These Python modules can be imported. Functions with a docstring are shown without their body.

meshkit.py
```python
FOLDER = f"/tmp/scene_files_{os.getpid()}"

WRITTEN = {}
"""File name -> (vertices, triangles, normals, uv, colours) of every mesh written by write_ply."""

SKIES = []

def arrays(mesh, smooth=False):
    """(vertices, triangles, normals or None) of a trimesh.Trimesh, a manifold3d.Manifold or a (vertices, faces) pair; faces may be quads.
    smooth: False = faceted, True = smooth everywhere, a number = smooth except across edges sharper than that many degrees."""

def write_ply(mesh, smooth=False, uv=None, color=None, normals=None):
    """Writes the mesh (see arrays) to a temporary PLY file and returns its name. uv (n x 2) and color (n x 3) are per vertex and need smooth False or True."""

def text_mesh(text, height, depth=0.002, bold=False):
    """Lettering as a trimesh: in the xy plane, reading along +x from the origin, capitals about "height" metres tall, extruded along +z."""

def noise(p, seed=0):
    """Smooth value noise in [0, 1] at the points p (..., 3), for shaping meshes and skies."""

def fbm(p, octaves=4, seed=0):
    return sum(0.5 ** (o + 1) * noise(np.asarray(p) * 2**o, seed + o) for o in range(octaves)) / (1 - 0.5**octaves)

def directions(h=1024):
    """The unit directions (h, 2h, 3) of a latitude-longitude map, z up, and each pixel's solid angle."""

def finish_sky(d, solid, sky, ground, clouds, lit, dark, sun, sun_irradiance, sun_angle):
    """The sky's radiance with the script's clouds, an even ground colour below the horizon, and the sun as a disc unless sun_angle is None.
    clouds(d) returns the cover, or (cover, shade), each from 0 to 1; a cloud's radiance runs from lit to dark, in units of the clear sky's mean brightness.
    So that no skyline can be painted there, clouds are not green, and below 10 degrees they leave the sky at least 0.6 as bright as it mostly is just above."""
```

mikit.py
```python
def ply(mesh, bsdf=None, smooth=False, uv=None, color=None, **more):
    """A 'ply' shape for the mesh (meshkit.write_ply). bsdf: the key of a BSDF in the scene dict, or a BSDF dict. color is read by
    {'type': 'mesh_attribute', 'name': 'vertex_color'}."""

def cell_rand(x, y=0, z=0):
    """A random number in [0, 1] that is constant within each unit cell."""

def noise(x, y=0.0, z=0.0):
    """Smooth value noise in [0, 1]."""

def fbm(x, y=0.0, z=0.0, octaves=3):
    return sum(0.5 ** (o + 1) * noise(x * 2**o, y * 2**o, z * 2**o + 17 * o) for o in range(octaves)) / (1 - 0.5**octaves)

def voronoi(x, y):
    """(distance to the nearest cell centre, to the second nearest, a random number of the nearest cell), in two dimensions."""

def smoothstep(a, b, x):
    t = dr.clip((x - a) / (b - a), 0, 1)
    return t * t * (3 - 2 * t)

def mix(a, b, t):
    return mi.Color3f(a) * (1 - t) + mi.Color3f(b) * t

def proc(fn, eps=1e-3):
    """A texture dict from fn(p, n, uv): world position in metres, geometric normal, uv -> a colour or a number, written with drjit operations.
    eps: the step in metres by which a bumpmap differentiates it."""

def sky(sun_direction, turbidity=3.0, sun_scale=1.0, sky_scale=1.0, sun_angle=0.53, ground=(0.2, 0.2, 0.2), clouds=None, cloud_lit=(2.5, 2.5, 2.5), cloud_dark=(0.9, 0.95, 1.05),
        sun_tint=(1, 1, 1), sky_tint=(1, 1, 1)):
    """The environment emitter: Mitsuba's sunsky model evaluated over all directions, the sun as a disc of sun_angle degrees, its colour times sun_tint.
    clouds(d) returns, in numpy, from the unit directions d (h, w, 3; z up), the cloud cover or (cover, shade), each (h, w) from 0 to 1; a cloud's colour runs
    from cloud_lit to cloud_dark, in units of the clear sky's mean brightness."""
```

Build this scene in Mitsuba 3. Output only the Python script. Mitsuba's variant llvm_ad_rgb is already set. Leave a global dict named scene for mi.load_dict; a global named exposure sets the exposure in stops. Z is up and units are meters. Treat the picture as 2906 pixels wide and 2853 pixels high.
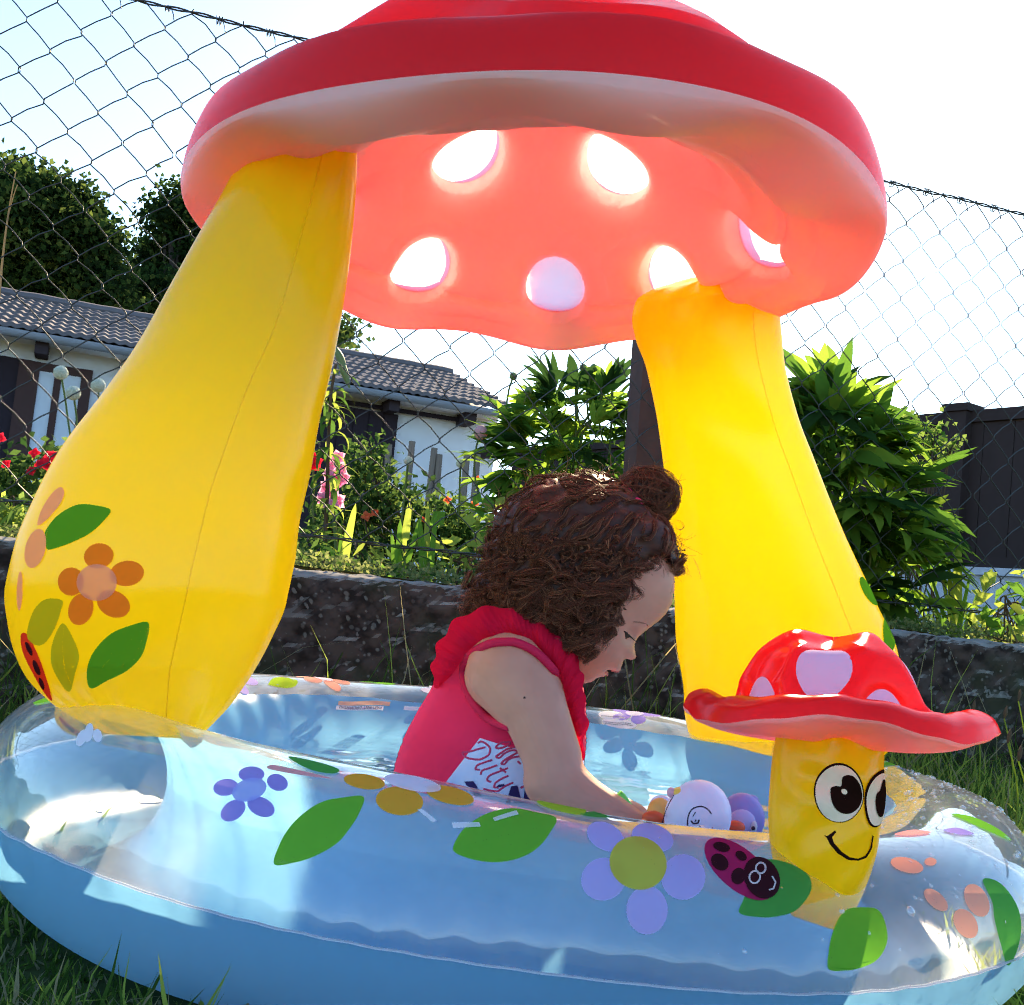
import math, random
import numpy as np, trimesh, manifold3d as m3, shapely
import shapely.geometry as sg
import drjit as dr, mitsuba as mi, mikit, meshkit
from mikit import fbm, noise, smoothstep, mix, proc
from scipy.interpolate import PchipInterpolator
from scipy.spatial import cKDTree

# ---------------------------------------------------------------- camera, sky, exposure
PITCH, ROLL, CAM_H, FOCAL = 0.0825, 0.1043, 0.3036, 3159.1   # focal length in photo pixels (2906 wide)
C_ = np.array([0, 0, CAM_H])
F_ = np.array([0, math.cos(PITCH), math.sin(PITCH)])
_u = np.array([0, -math.sin(PITCH), math.cos(PITCH)])
R_ = np.array([math.cos(ROLL), 0, 0]) + math.sin(ROLL) * _u
U_ = np.array([-math.sin(ROLL), 0, 0]) + math.cos(ROLL) * _u
T = mi.ScalarTransform4f
scene, labels = {}, {}
scene['camera'] = {'type': 'perspective', 'fov': math.degrees(2 * math.atan(1453 / FOCAL)), 'fov_axis': 'x',
                   'to_world': T().look_at(origin=C_.tolist(), target=(C_ + F_).tolist(), up=U_.tolist()),
                   'near_clip': 0.02, 'far_clip': 2000.0}
SUN_AZ, SUN_EL = math.radians(12.5), math.radians(31)
scene['sky_light'] = mikit.sky([math.sin(SUN_AZ) * math.cos(SUN_EL), math.cos(SUN_AZ) * math.cos(SUN_EL), math.sin(SUN_EL)],
                               turbidity=2.5, sun_scale=1.0, sky_scale=1.0, sun_tint=(1.0, 0.96, 0.88), ground=(0.12, 0.13, 0.08), sky_tint=(.90, .96, 1.04))
exposure = 3.65

# ---------------------------------------------------------------- helpers
rng = np.random.default_rng(7)
def ray(u, v):
    """Direction through a point of the photograph (photo pixels)."""
    return R_ * (u - 1453) / FOCAL - U_ * (v - 1426.5) / FOCAL + F_
def at(u, v, Y):
    d = ray(u, v); return C_ + d * (Y / d[1])
def atz(u, v, Z):
    d = ray(u, v); return C_ + d * ((Z - CAM_H) / d[2])
S9 = 2906 / 1939.0
def at9(u, v, Y): return at(u * S9, v * S9, Y)
def project(P):
    d = np.asarray(P, float) - C_
    w = d @ F_
    return np.stack([1453 + FOCAL * (d @ R_) / w, 1426.5 - FOCAL * (d @ U_) / w], -1), w

def numbered(name):
    taken = lambda k: k in scene or k in labels or any(q.startswith(k + '__') for q in scene)
    if not taken(name): return name
    i = 1
    while taken(f'{name}_{i:03d}'): i += 1
    return f'{name}_{i:03d}'
_count = {}
def fresh(name):
    n = _count.get(name, 0); _count[name] = n + 1
    return name if n == 0 else f'{name}_{n:03d}'
def put(name, mesh, bsdf, smooth=False, label=None, cat=None, group=None, kind=None, **kw):
    key = fresh(name)
    scene[key] = mikit.ply(mesh, bsdf, smooth=smooth, **kw)
    tag(key, label, cat, group, kind)
    return key
def tag(key, label=None, cat=None, group=None, kind=None):
    d = {k: v for k, v in (('label', label), ('category', cat), ('group', group), ('kind', kind)) if v}
    if d: labels[key] = d
def thing(name, label, cat, group=None, kind=None):
    key = fresh(name); tag(key, label, cat, group, kind); return key
cat_ = trimesh.util.concatenate
def mesh_of(v, f): return trimesh.Trimesh(np.asarray(v, float), np.asarray(f, int), process=False)
def grid_faces(n, m, wrap_n=False, wrap_m=False):
    i, j = np.meshgrid(np.arange(n if wrap_n else n - 1), np.arange(m if wrap_m else m - 1), indexing='ij')
    i, j = i.ravel(), j.ravel(); a, b = (i + 1) % n, (j + 1) % m
    q = np.stack([i * m + j, a * m + j, a * m + b, i * m + b], 1)
    return np.vstack([q[:, [0, 1, 2]], q[:, [0, 2, 3]]])
def grid_mesh(P, wrap_n=False, wrap_m=False):
    n, m = P.shape[:2]
    return mesh_of(P.reshape(-1, 3), grid_faces(n, m, wrap_n, wrap_m))
def unit(v): v = np.asarray(v, float); return v / (np.linalg.norm(v, axis=-1, keepdims=True) + 1e-12)
def tube(points, radii, sides=6, cap=True):
    p = np.asarray(points, float); n = len(p)
    r = np.broadcast_to(np.asarray(radii, float), (n,))
    t = unit(np.gradient(p, axis=0))
    a = np.cross(t[0], [0, 0, 1.0] if abs(t[0][2]) < .9 else [1.0, 0, 0]); a = unit(a)
    A = np.zeros_like(p)
    for i in range(n):
        a = a - t[i] * (a @ t[i]); a = unit(a); A[i] = a
    B = np.cross(t, A)
    g = np.arange(sides) * 2 * np.pi / sides
    V = p[:, None] + r[:, None, None] * (np.cos(g)[None, :, None] * A[:, None] + np.sin(g)[None, :, None] * B[:, None])
    m = grid_mesh(V, wrap_m=True)
    if not cap: return m
    v = np.vstack([m.vertices, p[:1], p[-1:]]); k = n * sides
    j = np.arange(sides); e = (n - 1) * sides
    f = np.vstack([m.faces, np.stack([j, (j + 1) % sides, j * 0 + k], 1), np.stack([e + (j + 1) % sides, e + j, j * 0 + k + 1], 1)])
    return mesh_of(v, f)
def box(x0, x1, y0, y1, z0, z1):
    return trimesh.creation.box(bounds=[[x0, y0, z0], [x1, y1, z1]])
def frame_mesh(m, o, ex, ey, ez):
    """Mesh given in a local frame -> world."""
    m = m.copy(); m.vertices = np.asarray(o) + m.vertices @ np.stack([ex, ey, ez]); return m
def smooth_curve(pts, n):
    pts = np.asarray(pts, float)
    s = np.r_[0, np.cumsum(np.linalg.norm(np.diff(pts, axis=0), axis=1))]; s /= s[-1]
    return PchipInterpolator(s, pts)(np.linspace(0, 1, n))

class Surf:
    """A parametric surface f(U, V) -> points; U may wrap. Finds where a photo ray meets it, and lays thin prints on it."""
    def __init__(self, f, u0, u1, v0, v1, nu=260, nv=130, outward=1):
        self.f, self.out = f, outward
        U, V = np.meshgrid(np.linspace(u0, u1, nu), np.linspace(v0, v1, nv), indexing='ij')
        self.U, self.V = U.ravel(), V.ravel()
        P = f(self.U, self.V); N = self.normal(self.U, self.V)
        facing = ((C_ - P) * N).sum(1) > 0
        self.pix, self.w = project(P); self.facing = facing & (self.w > .1)
    def normal(self, U, V, e=1e-4):
        du = self.f(U + e, V) - self.f(U - e, V); dv = self.f(U, V + e) - self.f(U, V - e)
        return unit(np.cross(du, dv)) * self.out
    def pick(self, pts):
        pts = np.atleast_2d(np.asarray(pts, float)); res = []
        for q in pts:
            d = np.linalg.norm(self.pix - q, axis=1); d[~self.facing] = 1e9
            near = np.nonzero(d < max(30, d.min() * 1.2))[0]
            depth = self.w[near].min(); near = near[self.w[near] < depth + .06]
            k = near[d[near].argmin()]
            x = np.array([self.U[k], self.V[k]])
            for _ in range(8):
                def pr(x): return project(self.f(x[:1], x[1:]))[0][0]
                r = pr(x) - q; e = 1e-4
                J = np.stack([(pr(x + [e, 0]) - pr(x - [e, 0])) / (2 * e), (pr(x + [0, e]) - pr(x - [0, e])) / (2 * e)], 1)
                step = np.linalg.lstsq(J + 0.0, r, rcond=1e-3)[0]
                x = x - np.clip(step, -.05, .05)
            res.append(x)
        return np.array(res)
    def print_uv(self, poly, lift, edge=.05):
        """A print from a shapely polygon in (u, v)."""
        if hasattr(poly, 'geoms'): poly = max(poly.geoms, key=lambda g: g.area)
        v, f = trimesh.creation.triangulate_polygon(poly, engine='earcut')
        m = trimesh.Trimesh(np.c_[v, np.zeros(len(v))], f)
        v, f = trimesh.remesh.subdivide_to_size(m.vertices, m.faces, edge, max_iter=12)
        P = self.f(v[:, 0], v[:, 1]) + self.normal(v[:, 0], v[:, 1]) * lift
        return mesh_of(P, f)
    def print_px(self, pts, lift=.0008, edge=.05):
        return self.print_uv(sg.Polygon(self.pick(pts)).buffer(0), lift, edge)
def ellipse(cx, cy, rx, ry, ang=0, n=28):
    t = np.linspace(0, 2 * np.pi, n, endpoint=False); c, s = math.cos(math.radians(ang)), math.sin(math.radians(ang))
    x, y = rx * np.cos(t), ry * np.sin(t)
    return np.stack([cx + c * x - s * y, cy + s * x + c * y], 1)
def closed_curve(pts, n=8):
    """Catmull-Rom through points, closed."""
    p = np.asarray(pts, float); out = []
    for i in range(len(p)):
        a, b, c, d = p[i - 1], p[i], p[(i + 1) % len(p)], p[(i + 2) % len(p)]
        for t in np.linspace(0, 1, n, endpoint=False):
            out.append(.5 * (2 * b + (c - a) * t + (2 * a - 5 * b + 4 * c - d) * t * t + (3 * b - a - 3 * c + d) * t ** 3))
    return np.array(out)
def rgb(*c): return {'type': 'rgb', 'value': list(c)}
def thin(name, color, diff=1.0, rough=.3, spec=0.0, eta=1.45, bump=None):
    b = {'type': 'principledthin', 'base_color': color if isinstance(color, dict) else rgb(*color), 'roughness': rough,
         'diff_trans': diff, 'spec_trans': spec, 'eta': eta}
    if bump: b = {'type': 'bumpmap', 'arbitrary': bump[0], 'scale': bump[1], 'bsdf': b}
    scene[name] = b; return name
def vinyl(name, color, trans=.5, rough=.10, ior=1.75, through=None):
    """Glossy translucent sheet: part of the light passes diffusely, the rest is reflected under a smooth skin."""
    scene[name + '_through'] = {'type': 'principledthin', 'base_color': rgb(*(through or color)), 'roughness': .4, 'diff_trans': 2.0, 'spec_trans': 0.0}
    scene[name + '_skin'] = {'type': 'twosided', 'bsdf': {'type': 'roughplastic', 'diffuse_reflectance': rgb(*color), 'alpha': rough, 'int_ior': ior, 'nonlinear': False}}
    scene[name] = {'type': 'blendbsdf', 'weight': trans, 'a': {'type': 'ref', 'id': name + '_skin'}, 'b': {'type': 'ref', 'id': name + '_through'}}
    return name
def solid(name, color, rough=.6, spec=.4, bump=None, **kw):
    b = {'type': 'principled', 'base_color': color if isinstance(color, dict) else rgb(*color), 'roughness': rough, 'specular': spec, **kw}
    if bump: b = {'type': 'bumpmap', 'arbitrary': bump[0], 'scale': bump[1], 'bsdf': b}
    scene[name] = {'type': 'twosided', 'bsdf': b}; return name
# ---------------------------------------------------------------- ground, kerb
FY, FK, FZB, FZT, KZT = 2.3446, .303, .3799, 1.3799, .310
def fence_y(x): return FY + FK * x
KOFF = .15
ex_k = unit([1, FK, 0.0]); ey_k = np.array([-ex_k[1], ex_k[0], 0])
solid('lawn_soil', proc(lambda p, n, uv: mix((.035, .045, .012), (.07, .085, .025), fbm(p.x * 9, p.y * 9, 0, 4))), .95, .1)
solid('bed_soil', proc(lambda p, n, uv: mix((.05, .04, .025), (.09, .085, .04), fbm(p.x * 7, p.y * 7, 0, 4))), .95, .1)
def lawn_z(x, y):
    d = np.clip((y - (fence_y(x) - KOFF - .5)) / .5, 0, 1)
    return .05 * d * d - .0
def kerb_front(x): return fence_y(x) - KOFF - .02
xs = np.r_[np.linspace(-60, -3, 12), np.linspace(-2.6, 3.4, 90), np.linspace(4, 60, 12)]
ts = np.r_[np.linspace(-30, -2, 10), np.linspace(-1.5, .02, 50)]
Xg, Tg = np.meshgrid(xs, ts, indexing='ij'); Yg = np.maximum(kerb_front(Xg), -40) + Tg
Zg = lawn_z(Xg, Yg) + .006 * meshkit.fbm(np.stack([Xg * 5, Yg * 5, Xg * 0], -1))
put('lawn', grid_mesh(np.stack([Xg, Yg, Zg - .004], -1)), 'lawn_soil', True, kind='structure')
# ---------------------------------------------------------------- concrete kerb, garden bed, hill of garden soil
def lichen(p, n, uv):
    a = fbm(p.x * 40, p.y * 40, p.z * 40, 4); b = fbm(p.x * 9 + 5, p.y * 9, p.z * 9, 3); d, d2, r = mikit.voronoi(p.x * 88 + 1.5 * b, p.z * 88 + p.y * 60 + .5 * a)
    base = mix((.020, .014, .012), (.075, .054, .046), smoothstep(.3, .7, a))
    base = mix(base, (.035, .040, .022), smoothstep(.5, .72, b) * .8)
    spot = (1 - smoothstep(.05, .32, d + 1.1 * (a - .5))) * smoothstep(.6, .85, r)
    top = smoothstep(.2, .8, n.z)  # pale top and dark front: sun and shade put into the colour
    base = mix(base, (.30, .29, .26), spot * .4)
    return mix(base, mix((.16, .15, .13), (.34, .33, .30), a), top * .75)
solid('kerb_concrete', proc(lichen), .95, .15)
prof_k = []
w_k, h_k = .115, .62
for a in np.linspace(0, np.pi / 2, 7): prof_k.append((-w_k / 2 + .018 * (1 - math.sin(a)) , KZT - .018 * (1 - math.cos(np.pi / 2 - a))))
pk = [(-w_k / 2, KZT - h_k)] + [(-w_k / 2, z) for z in np.linspace(KZT - .5, KZT - .03, 46)] + [(-w_k / 2 + .02 * (1 - math.cos(a)), KZT - .02 + .02 * math.sin(a)) for a in np.linspace(.1, np.pi / 2, 6)] + [(x, KZT) for x in np.linspace(-w_k / 2 + .03, w_k / 2 - .03, 10)] + [(w_k / 2, KZT - .02), (w_k / 2, KZT - h_k)]
pk = np.array(pk); sx = np.arange(-4.0, 4.6, .010)
G = np.zeros((len(sx), len(pk), 3)); c0 = np.array([0, FY - KOFF, 0])
G[:] = c0 + sx[:, None, None] * ex_k + pk[None, :, :1] * ey_k; G[..., 2] = pk[None, :, 1]
nz = meshkit.fbm(G * 38, 4) - .5; nz2 = meshkit.fbm(G * 6 + 3, 3) - .5
G += (nz * .030 + nz2 * .022)[..., None] * (-ey_k * .8 + np.array([0, 0, .55]))
put('garden_kerb', grid_mesh(G), 'kerb_concrete', 40, label='low dark concrete kerb with lichen along the garden bed', kind='structure')
GZ = KZT + .005
xs = np.r_[np.linspace(-80, -5, 10), np.linspace(-4.5, 5, 80), np.linspace(6, 80, 10)]; ts = np.r_[np.linspace(.02, 1.5, 40), np.linspace(1.7, 6, 20), [10, 20, 40, 90]]
Xg, Tg = np.meshgrid(xs, ts, indexing='ij'); Yg = FY - KOFF + FK * np.clip(Xg, -6, 6) + Tg
Zg = GZ - .02 + .03 * meshkit.fbm(np.stack([Xg * 6, Yg * 6, Xg * 0], -1), 3)
put('garden_soil', grid_mesh(np.stack([Xg, Yg, Zg], -1)), 'bed_soil', True, kind='structure')

# ---------------------------------------------------------------- chain link fence
fence = thing('chain_link_fence', 'dark wire mesh fence with sagging twisted top wire behind the kerb', 'fence')
solid('fence_wire', (.055, .060, .058), .45, .5, metallic=.6)
def fpt(s, z, off=0): return np.stack([s * ex_k[0] - off * ey_k[0], FY + s * ex_k[1] - off * ey_k[1], 0 * s + z], -1)
def fence_sz(u, v):
    d = ray(u, v); n = ey_k; t = ((np.array([0, FY, 0]) - C_) @ n) / (d @ n); P = C_ + d * t
    return (P - [0, FY, 0]) @ ex_k, P[2]
nA, nB, nC = fence_sz(144, 144), fence_sz(297, 181), fence_sz(134, 288)
PX, PZ = .0985, .0965
s_ref, z_ref = nA
fr = np.random.default_rng(3)
for i in range(-26, 62):
    s0 = s_ref + i * PX / 2
    if s0 < -1.75 or s0 > 2.35: continue
    zs = []; m = int(math.floor((FZB - z_ref) / (PZ / 2))); pts = []
    while z_ref + m * PZ / 2 < FZB - .01: m += 1
    sag = lambda s, z: (.006 * math.sin(s * 3.1) + .004 * math.sin(z * 9 + s * 5))
    while z_ref + m * PZ / 2 < FZT + .012:
        z = z_ref + m * PZ / 2; side = (m + i) % 2
        s = s0 + (PX / 2 if side else 0) + fr.normal(0, .0016); z += fr.normal(0, .0012) + sag(s0, z)
        e = -.0016 if side else .0016
        bend = .0020 * (1 if side else -1)
        for dz, ds in ((-.0042, -bend * .25), (.0042, -bend * .25)): pts.append((s + ds, z + dz, e))
        s2 = s0 + (0 if side else PX / 2); pts.append(((s + s2) / 2 + bend * .5, z + PZ / 4 + .002, 0))
        m += 1
    pts = np.array(pts[:-1]); P = fpt(pts[:, 0], pts[:, 1], pts[:, 2])
    put(fence + '__wire', tube(P, .00135, 5), 'fence_wire', True)
for z, nm in ((FZT, 'top_wire'), (FZB, 'bottom_wire')):
    s = np.linspace(-1.9, 2.5, 700)
    for ph in (0, math.pi):
        wob = .003 * np.sin(s * 31) + .0045 * np.sin(s * 7)
        put(fence + '__' + nm, tube(fpt(s, z + .0024 * np.sin(s * 62 + ph) + wob * .3, .0024 * np.cos(s * 62 + ph)), .0019, 5), 'fence_wire', True)
for i in range(-19, 24):
    s0 = s_ref + i * PX + PX * .0; a = np.linspace(0, 2 * np.pi * 2.3, 26)
    if s0 < -1.8 or s0 > 2.4: continue
    c = fpt(np.array([s0]), FZT - .002)[0]; r = .0065 + fr.uniform(-.001, .002)
    P = c + np.outer(np.linspace(-.005, .008, 26), ex_k) + np.outer(np.cos(a) * r, [0, 0, 1]) + np.outer(np.sin(a) * r, -ey_k)
    P = np.vstack([P, P[-1] + [.006, -.002, -.012], P[-1] + [.009, -.002, -.026]])
    put(fence + '__wire_tie', tube(P, .0012, 4), 'fence_wire', True)
pc = fence_sz(1868, 1180); solid('post_brown', proc(lambda p, n, uv: mix((.05, .022, .016), (.10, .045, .032), fbm(p.x * 30, p.y * 30, p.z * 6, 3))), .7, .3)
post = box(-.042, .042, -.035, .035, GZ - .3, FZT + .03); post.apply_transform(trimesh.transformations.rotation_matrix(math.radians(-1.5), [0, 1, 0], [0, 0, .4]))
put(fence + '__post', frame_mesh(post, fpt(np.array([pc[0] + .012]), 0.0, -.05)[0], ex_k, ey_k, np.array([0, 0, 1.0])), 'post_brown', False, label='dark brown fence post beside the peony bush')
# ---------------------------------------------------------------- the inflatable pool (one thing, many parts)
XC, YC, RR, RH, RV0 = 0.0305, 1.1822, 0.4276, 0.0824, 0.0815
WATER_Z = 0.100
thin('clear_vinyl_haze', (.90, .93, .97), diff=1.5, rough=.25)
scene['clear_vinyl'] = {'type': 'blendbsdf', 'weight': proc(lambda p, n, uv: 0.06 + 0.11 * smoothstep(.3, .75, fbm(p.x * 14, p.y * 14, p.z * 14, 4)) + .16 * smoothstep(.22, .42, p.x) * smoothstep(1.15, .8, p.y)),  # more haze towards the right end: white glare put into the vinyl
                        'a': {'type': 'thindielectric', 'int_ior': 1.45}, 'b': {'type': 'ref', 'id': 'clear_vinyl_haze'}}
vinyl('blue_vinyl_shaded', (.16, .40, .63), .48, .12, 1.42); vinyl('inner_vinyl_lit', (.22, .54, .82), .52, .12, 1.36)  # one blue skin in two tones: sun inside, shade outside, as colour
thin('blue_floor', (.30, .56, .86), diff=.7, rough=.35)
vinyl('red_vinyl', (.90, .012, .020), .58, .06, 1.45, (.97, .075, .07))
vinyl('white_vinyl', (.93, .88, .87), .52, .16, 1.4, (.95, .80, .76))
thin('spot_vinyl', (.99, .98, .98), diff=1.9, rough=.4)
vinyl('yellow_vinyl', (.98, .67, .010), .5, .07, 1.45, (.99, .84, .018))
pool = thing('inflatable_pool', 'round blue and clear paddling pool with red mushroom canopy on two yellow stems', 'paddling pool')

def ring_rv(th):
    d = np.angle(np.exp(1j * (th - math.radians(-62))))
    e = np.angle(np.exp(1j * (th - math.radians(-130))))
    return RV0 - .0032 * np.cos(th) - .0035 * np.sin(th) - .008 * np.exp(-(d / .45) ** 2) + .003 * np.exp(-(e / .35) ** 2)
def ring_f(th, ph):
    th, ph = np.asarray(th, float), np.asarray(ph, float)
    rv = ring_rv(th)
    seam = np.exp(-((np.angle(np.exp(1j * ph))) / .28) ** 2)          # small puckers along the outer weld
    wr = .0011 * seam * np.sin(th * 90 + 2 * np.sin(th * 7)) * (.4 + .6 * np.sin(th * 5 + 1) ** 2)
    inner = np.exp(-((np.angle(np.exp(1j * (ph - math.radians(150))))) / .5) ** 2)
    wr = wr + .0014 * inner * np.sin(th * 38 + 3 * np.sin(th * 5)) + .0012 * np.sin(th * 9 + ph * 3) 
    r = RH + wr
    return np.stack([XC + (RR + r * np.cos(ph)) * np.cos(th), YC + (RR + r * np.cos(ph)) * np.sin(th), rv + (rv + wr) * np.sin(ph) + .004], -1)
ring = Surf(ring_f, -math.pi, math.pi, 0, math.radians(200), 400, 90)
def ring_part(a, b, m, n=420):
    Th, Ph = np.meshgrid(np.linspace(-math.pi, math.pi, n, endpoint=False), np.radians(np.linspace(a, b, m)), indexing='ij')
    return grid_mesh(ring_f(Th, Ph), wrap_n=True)
SEAM_IN = 128
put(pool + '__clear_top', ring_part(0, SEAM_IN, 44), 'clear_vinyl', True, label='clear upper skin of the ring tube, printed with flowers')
put(pool + '__inner_wall', ring_part(SEAM_IN, 262, 44), 'inner_vinyl_lit', True, label='inner wall of the ring, blue coloured paler as if sunlit')
put(pool + '__blue_skin', ring_part(262, 360, 40), 'blue_vinyl_shaded', True, label='outer skin of the ring, same blue coloured darker as if shaded')
# welded flange along the outer seam
th = np.linspace(-math.pi, math.pi, 420, endpoint=False)
P0 = ring_f(th, th * 0)
rad = np.stack([np.cos(th), np.sin(th), th * 0], 1)
fl = np.stack([P0 - rad * .001, P0 + rad * .0024 + np.array([0, 0, .0006]), P0 + rad * .0024 - np.array([0, 0, .0006]), P0 - rad * .001 - np.array([0, 0, .0012])], 1)
put(pool + '__seam_flange', grid_mesh(fl, wrap_n=True), 'clear_vinyl_haze', True)
# floor
rr = np.linspace(0.001, RR - RH * .75, 24)
Th, Rg = np.meshgrid(np.linspace(0, 2 * np.pi, 120, endpoint=False), rr, indexing='ij')
X, Y = XC + Rg * np.cos(Th), YC + Rg * np.sin(Th)
put(pool + '__floor', grid_mesh(np.stack([X, Y, .012 + .004 * meshkit.fbm(np.stack([X * 9, Y * 9, X * 0], -1))], -1), wrap_n=True), 'blue_floor', True)

# ---- canopy
KX, KY, KR, KZ, KA, KB = -0.0092, 1.18, 0.3659, 0.6889, .0098, -.0186
PROF = np.array([(0, .888), (.045, .886), (.085, .876), (.12, .860), (.160, .836), (.197, .805), (.224, .775), (.245, .751), (.261, .730), (.277, .714), (.300, .702), (.330, .697), (.366, .689)])
_s = np.r_[0, np.cumsum(np.linalg.norm(np.diff(PROF, axis=0), axis=1))]
prof = PchipInterpolator(_s, PROF); LEN = _s[-1]; dprof = prof.derivative()
CREASE = _s[9]
def mid_point(th, q):
    rz = prof(np.clip(q, 0, LEN)); r = rz[..., 0]
    return np.stack([r * np.cos(th), r * np.sin(th), rz[..., 1]], -1)
SPOT_A = [(CREASE - .019, a, .039) for a in (10, 45.5, 82, 122, 162, 202, 242, 283)]
SPOT_B = [(_s[4] - .008, a, .041) for a in (52, 126, 198, 270, 342)]
SPOTS = [(mid_point(np.radians(a), np.array(q)), np.radians(a), q, s) for q, a, s in SPOT_A + SPOT_B]
cush = lambda d, w: np.sqrt(np.clip(1 - (1 - np.clip(d / w, 0, 1)) ** 2, 0, 1))
def canopy_half(th, q, side):
    M = mid_point(th, q)
    brim = np.clip((q - CREASE) / .03, 0, 1)
    hm = np.where(side > 0, .066, .050 * (1 - brim) + .036 * brim)
    wv = np.cos(9 * (th + math.radians(77)))
    hm = hm * (1 + brim * np.where(side > 0, .07, .30) * wv)
    if side > 0: hm = hm * (1 - .42 * brim * np.exp(-(np.angle(np.exp(1j * (th - math.radians(82)))) / .75) ** 2))   # far rim flattened so that the sun reaches the spot behind it
    h = hm * cush(LEN - q, .06)
    spot = np.full(h.shape, 9.0)
    for c, a, qq, s in SPOTS:
        spot = np.minimum(spot, np.hypot(np.angle(np.exp(1j * (th - a))) * np.hypot(c[0], c[1]), (q - qq) / (1.12 if s > .04 else 1.06)) - s)
    h = np.minimum(h, hm * cush(spot, .135 if side > 0 else .075) + .0012)
    crease = hm * (.20 + .85 * cush(np.abs(q - CREASE), .075))
    a = .010
    h2 = -a * np.log(np.exp(-h / a) + np.exp(-crease / a))
    return np.where(h < .006, h, np.clip(h2, np.minimum(h, .005), h))
def brim_wave(th):
    g = lambda a, w: np.exp(-(np.angle(np.exp(1j * (th - math.radians(a)))) / w) ** 2)
    return -.013 * g(-112, .5) + .007 * g(-50, .4) - .006 * g(-165, .5)
def canopy_f(th, q, side):
    th, q = np.asarray(th, float), np.asarray(q, float)
    d = dprof(np.clip(q, 1e-4, LEN)); d = unit(d); nr, nz = -d[..., 1], d[..., 0]
    k = np.clip((LEN - q) / .03, 0, 1); nr = nr * k
    h = canopy_half(th, q, side) if side else 0 * q
    M = mid_point(th, q); r = M[..., 0] * 0 + np.hypot(M[..., 0], M[..., 1]); ro = r + side * h * nr
    return np.stack([KX + ro * np.cos(th), KY + ro * np.sin(th), M[..., 2] + brim_wave(th) * np.clip((q - CREASE * .6) / .12, 0, 1) + side * h * nz + KA * np.cos(th) * r / KR + KB * np.sin(th) * r / KR], -1)
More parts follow.
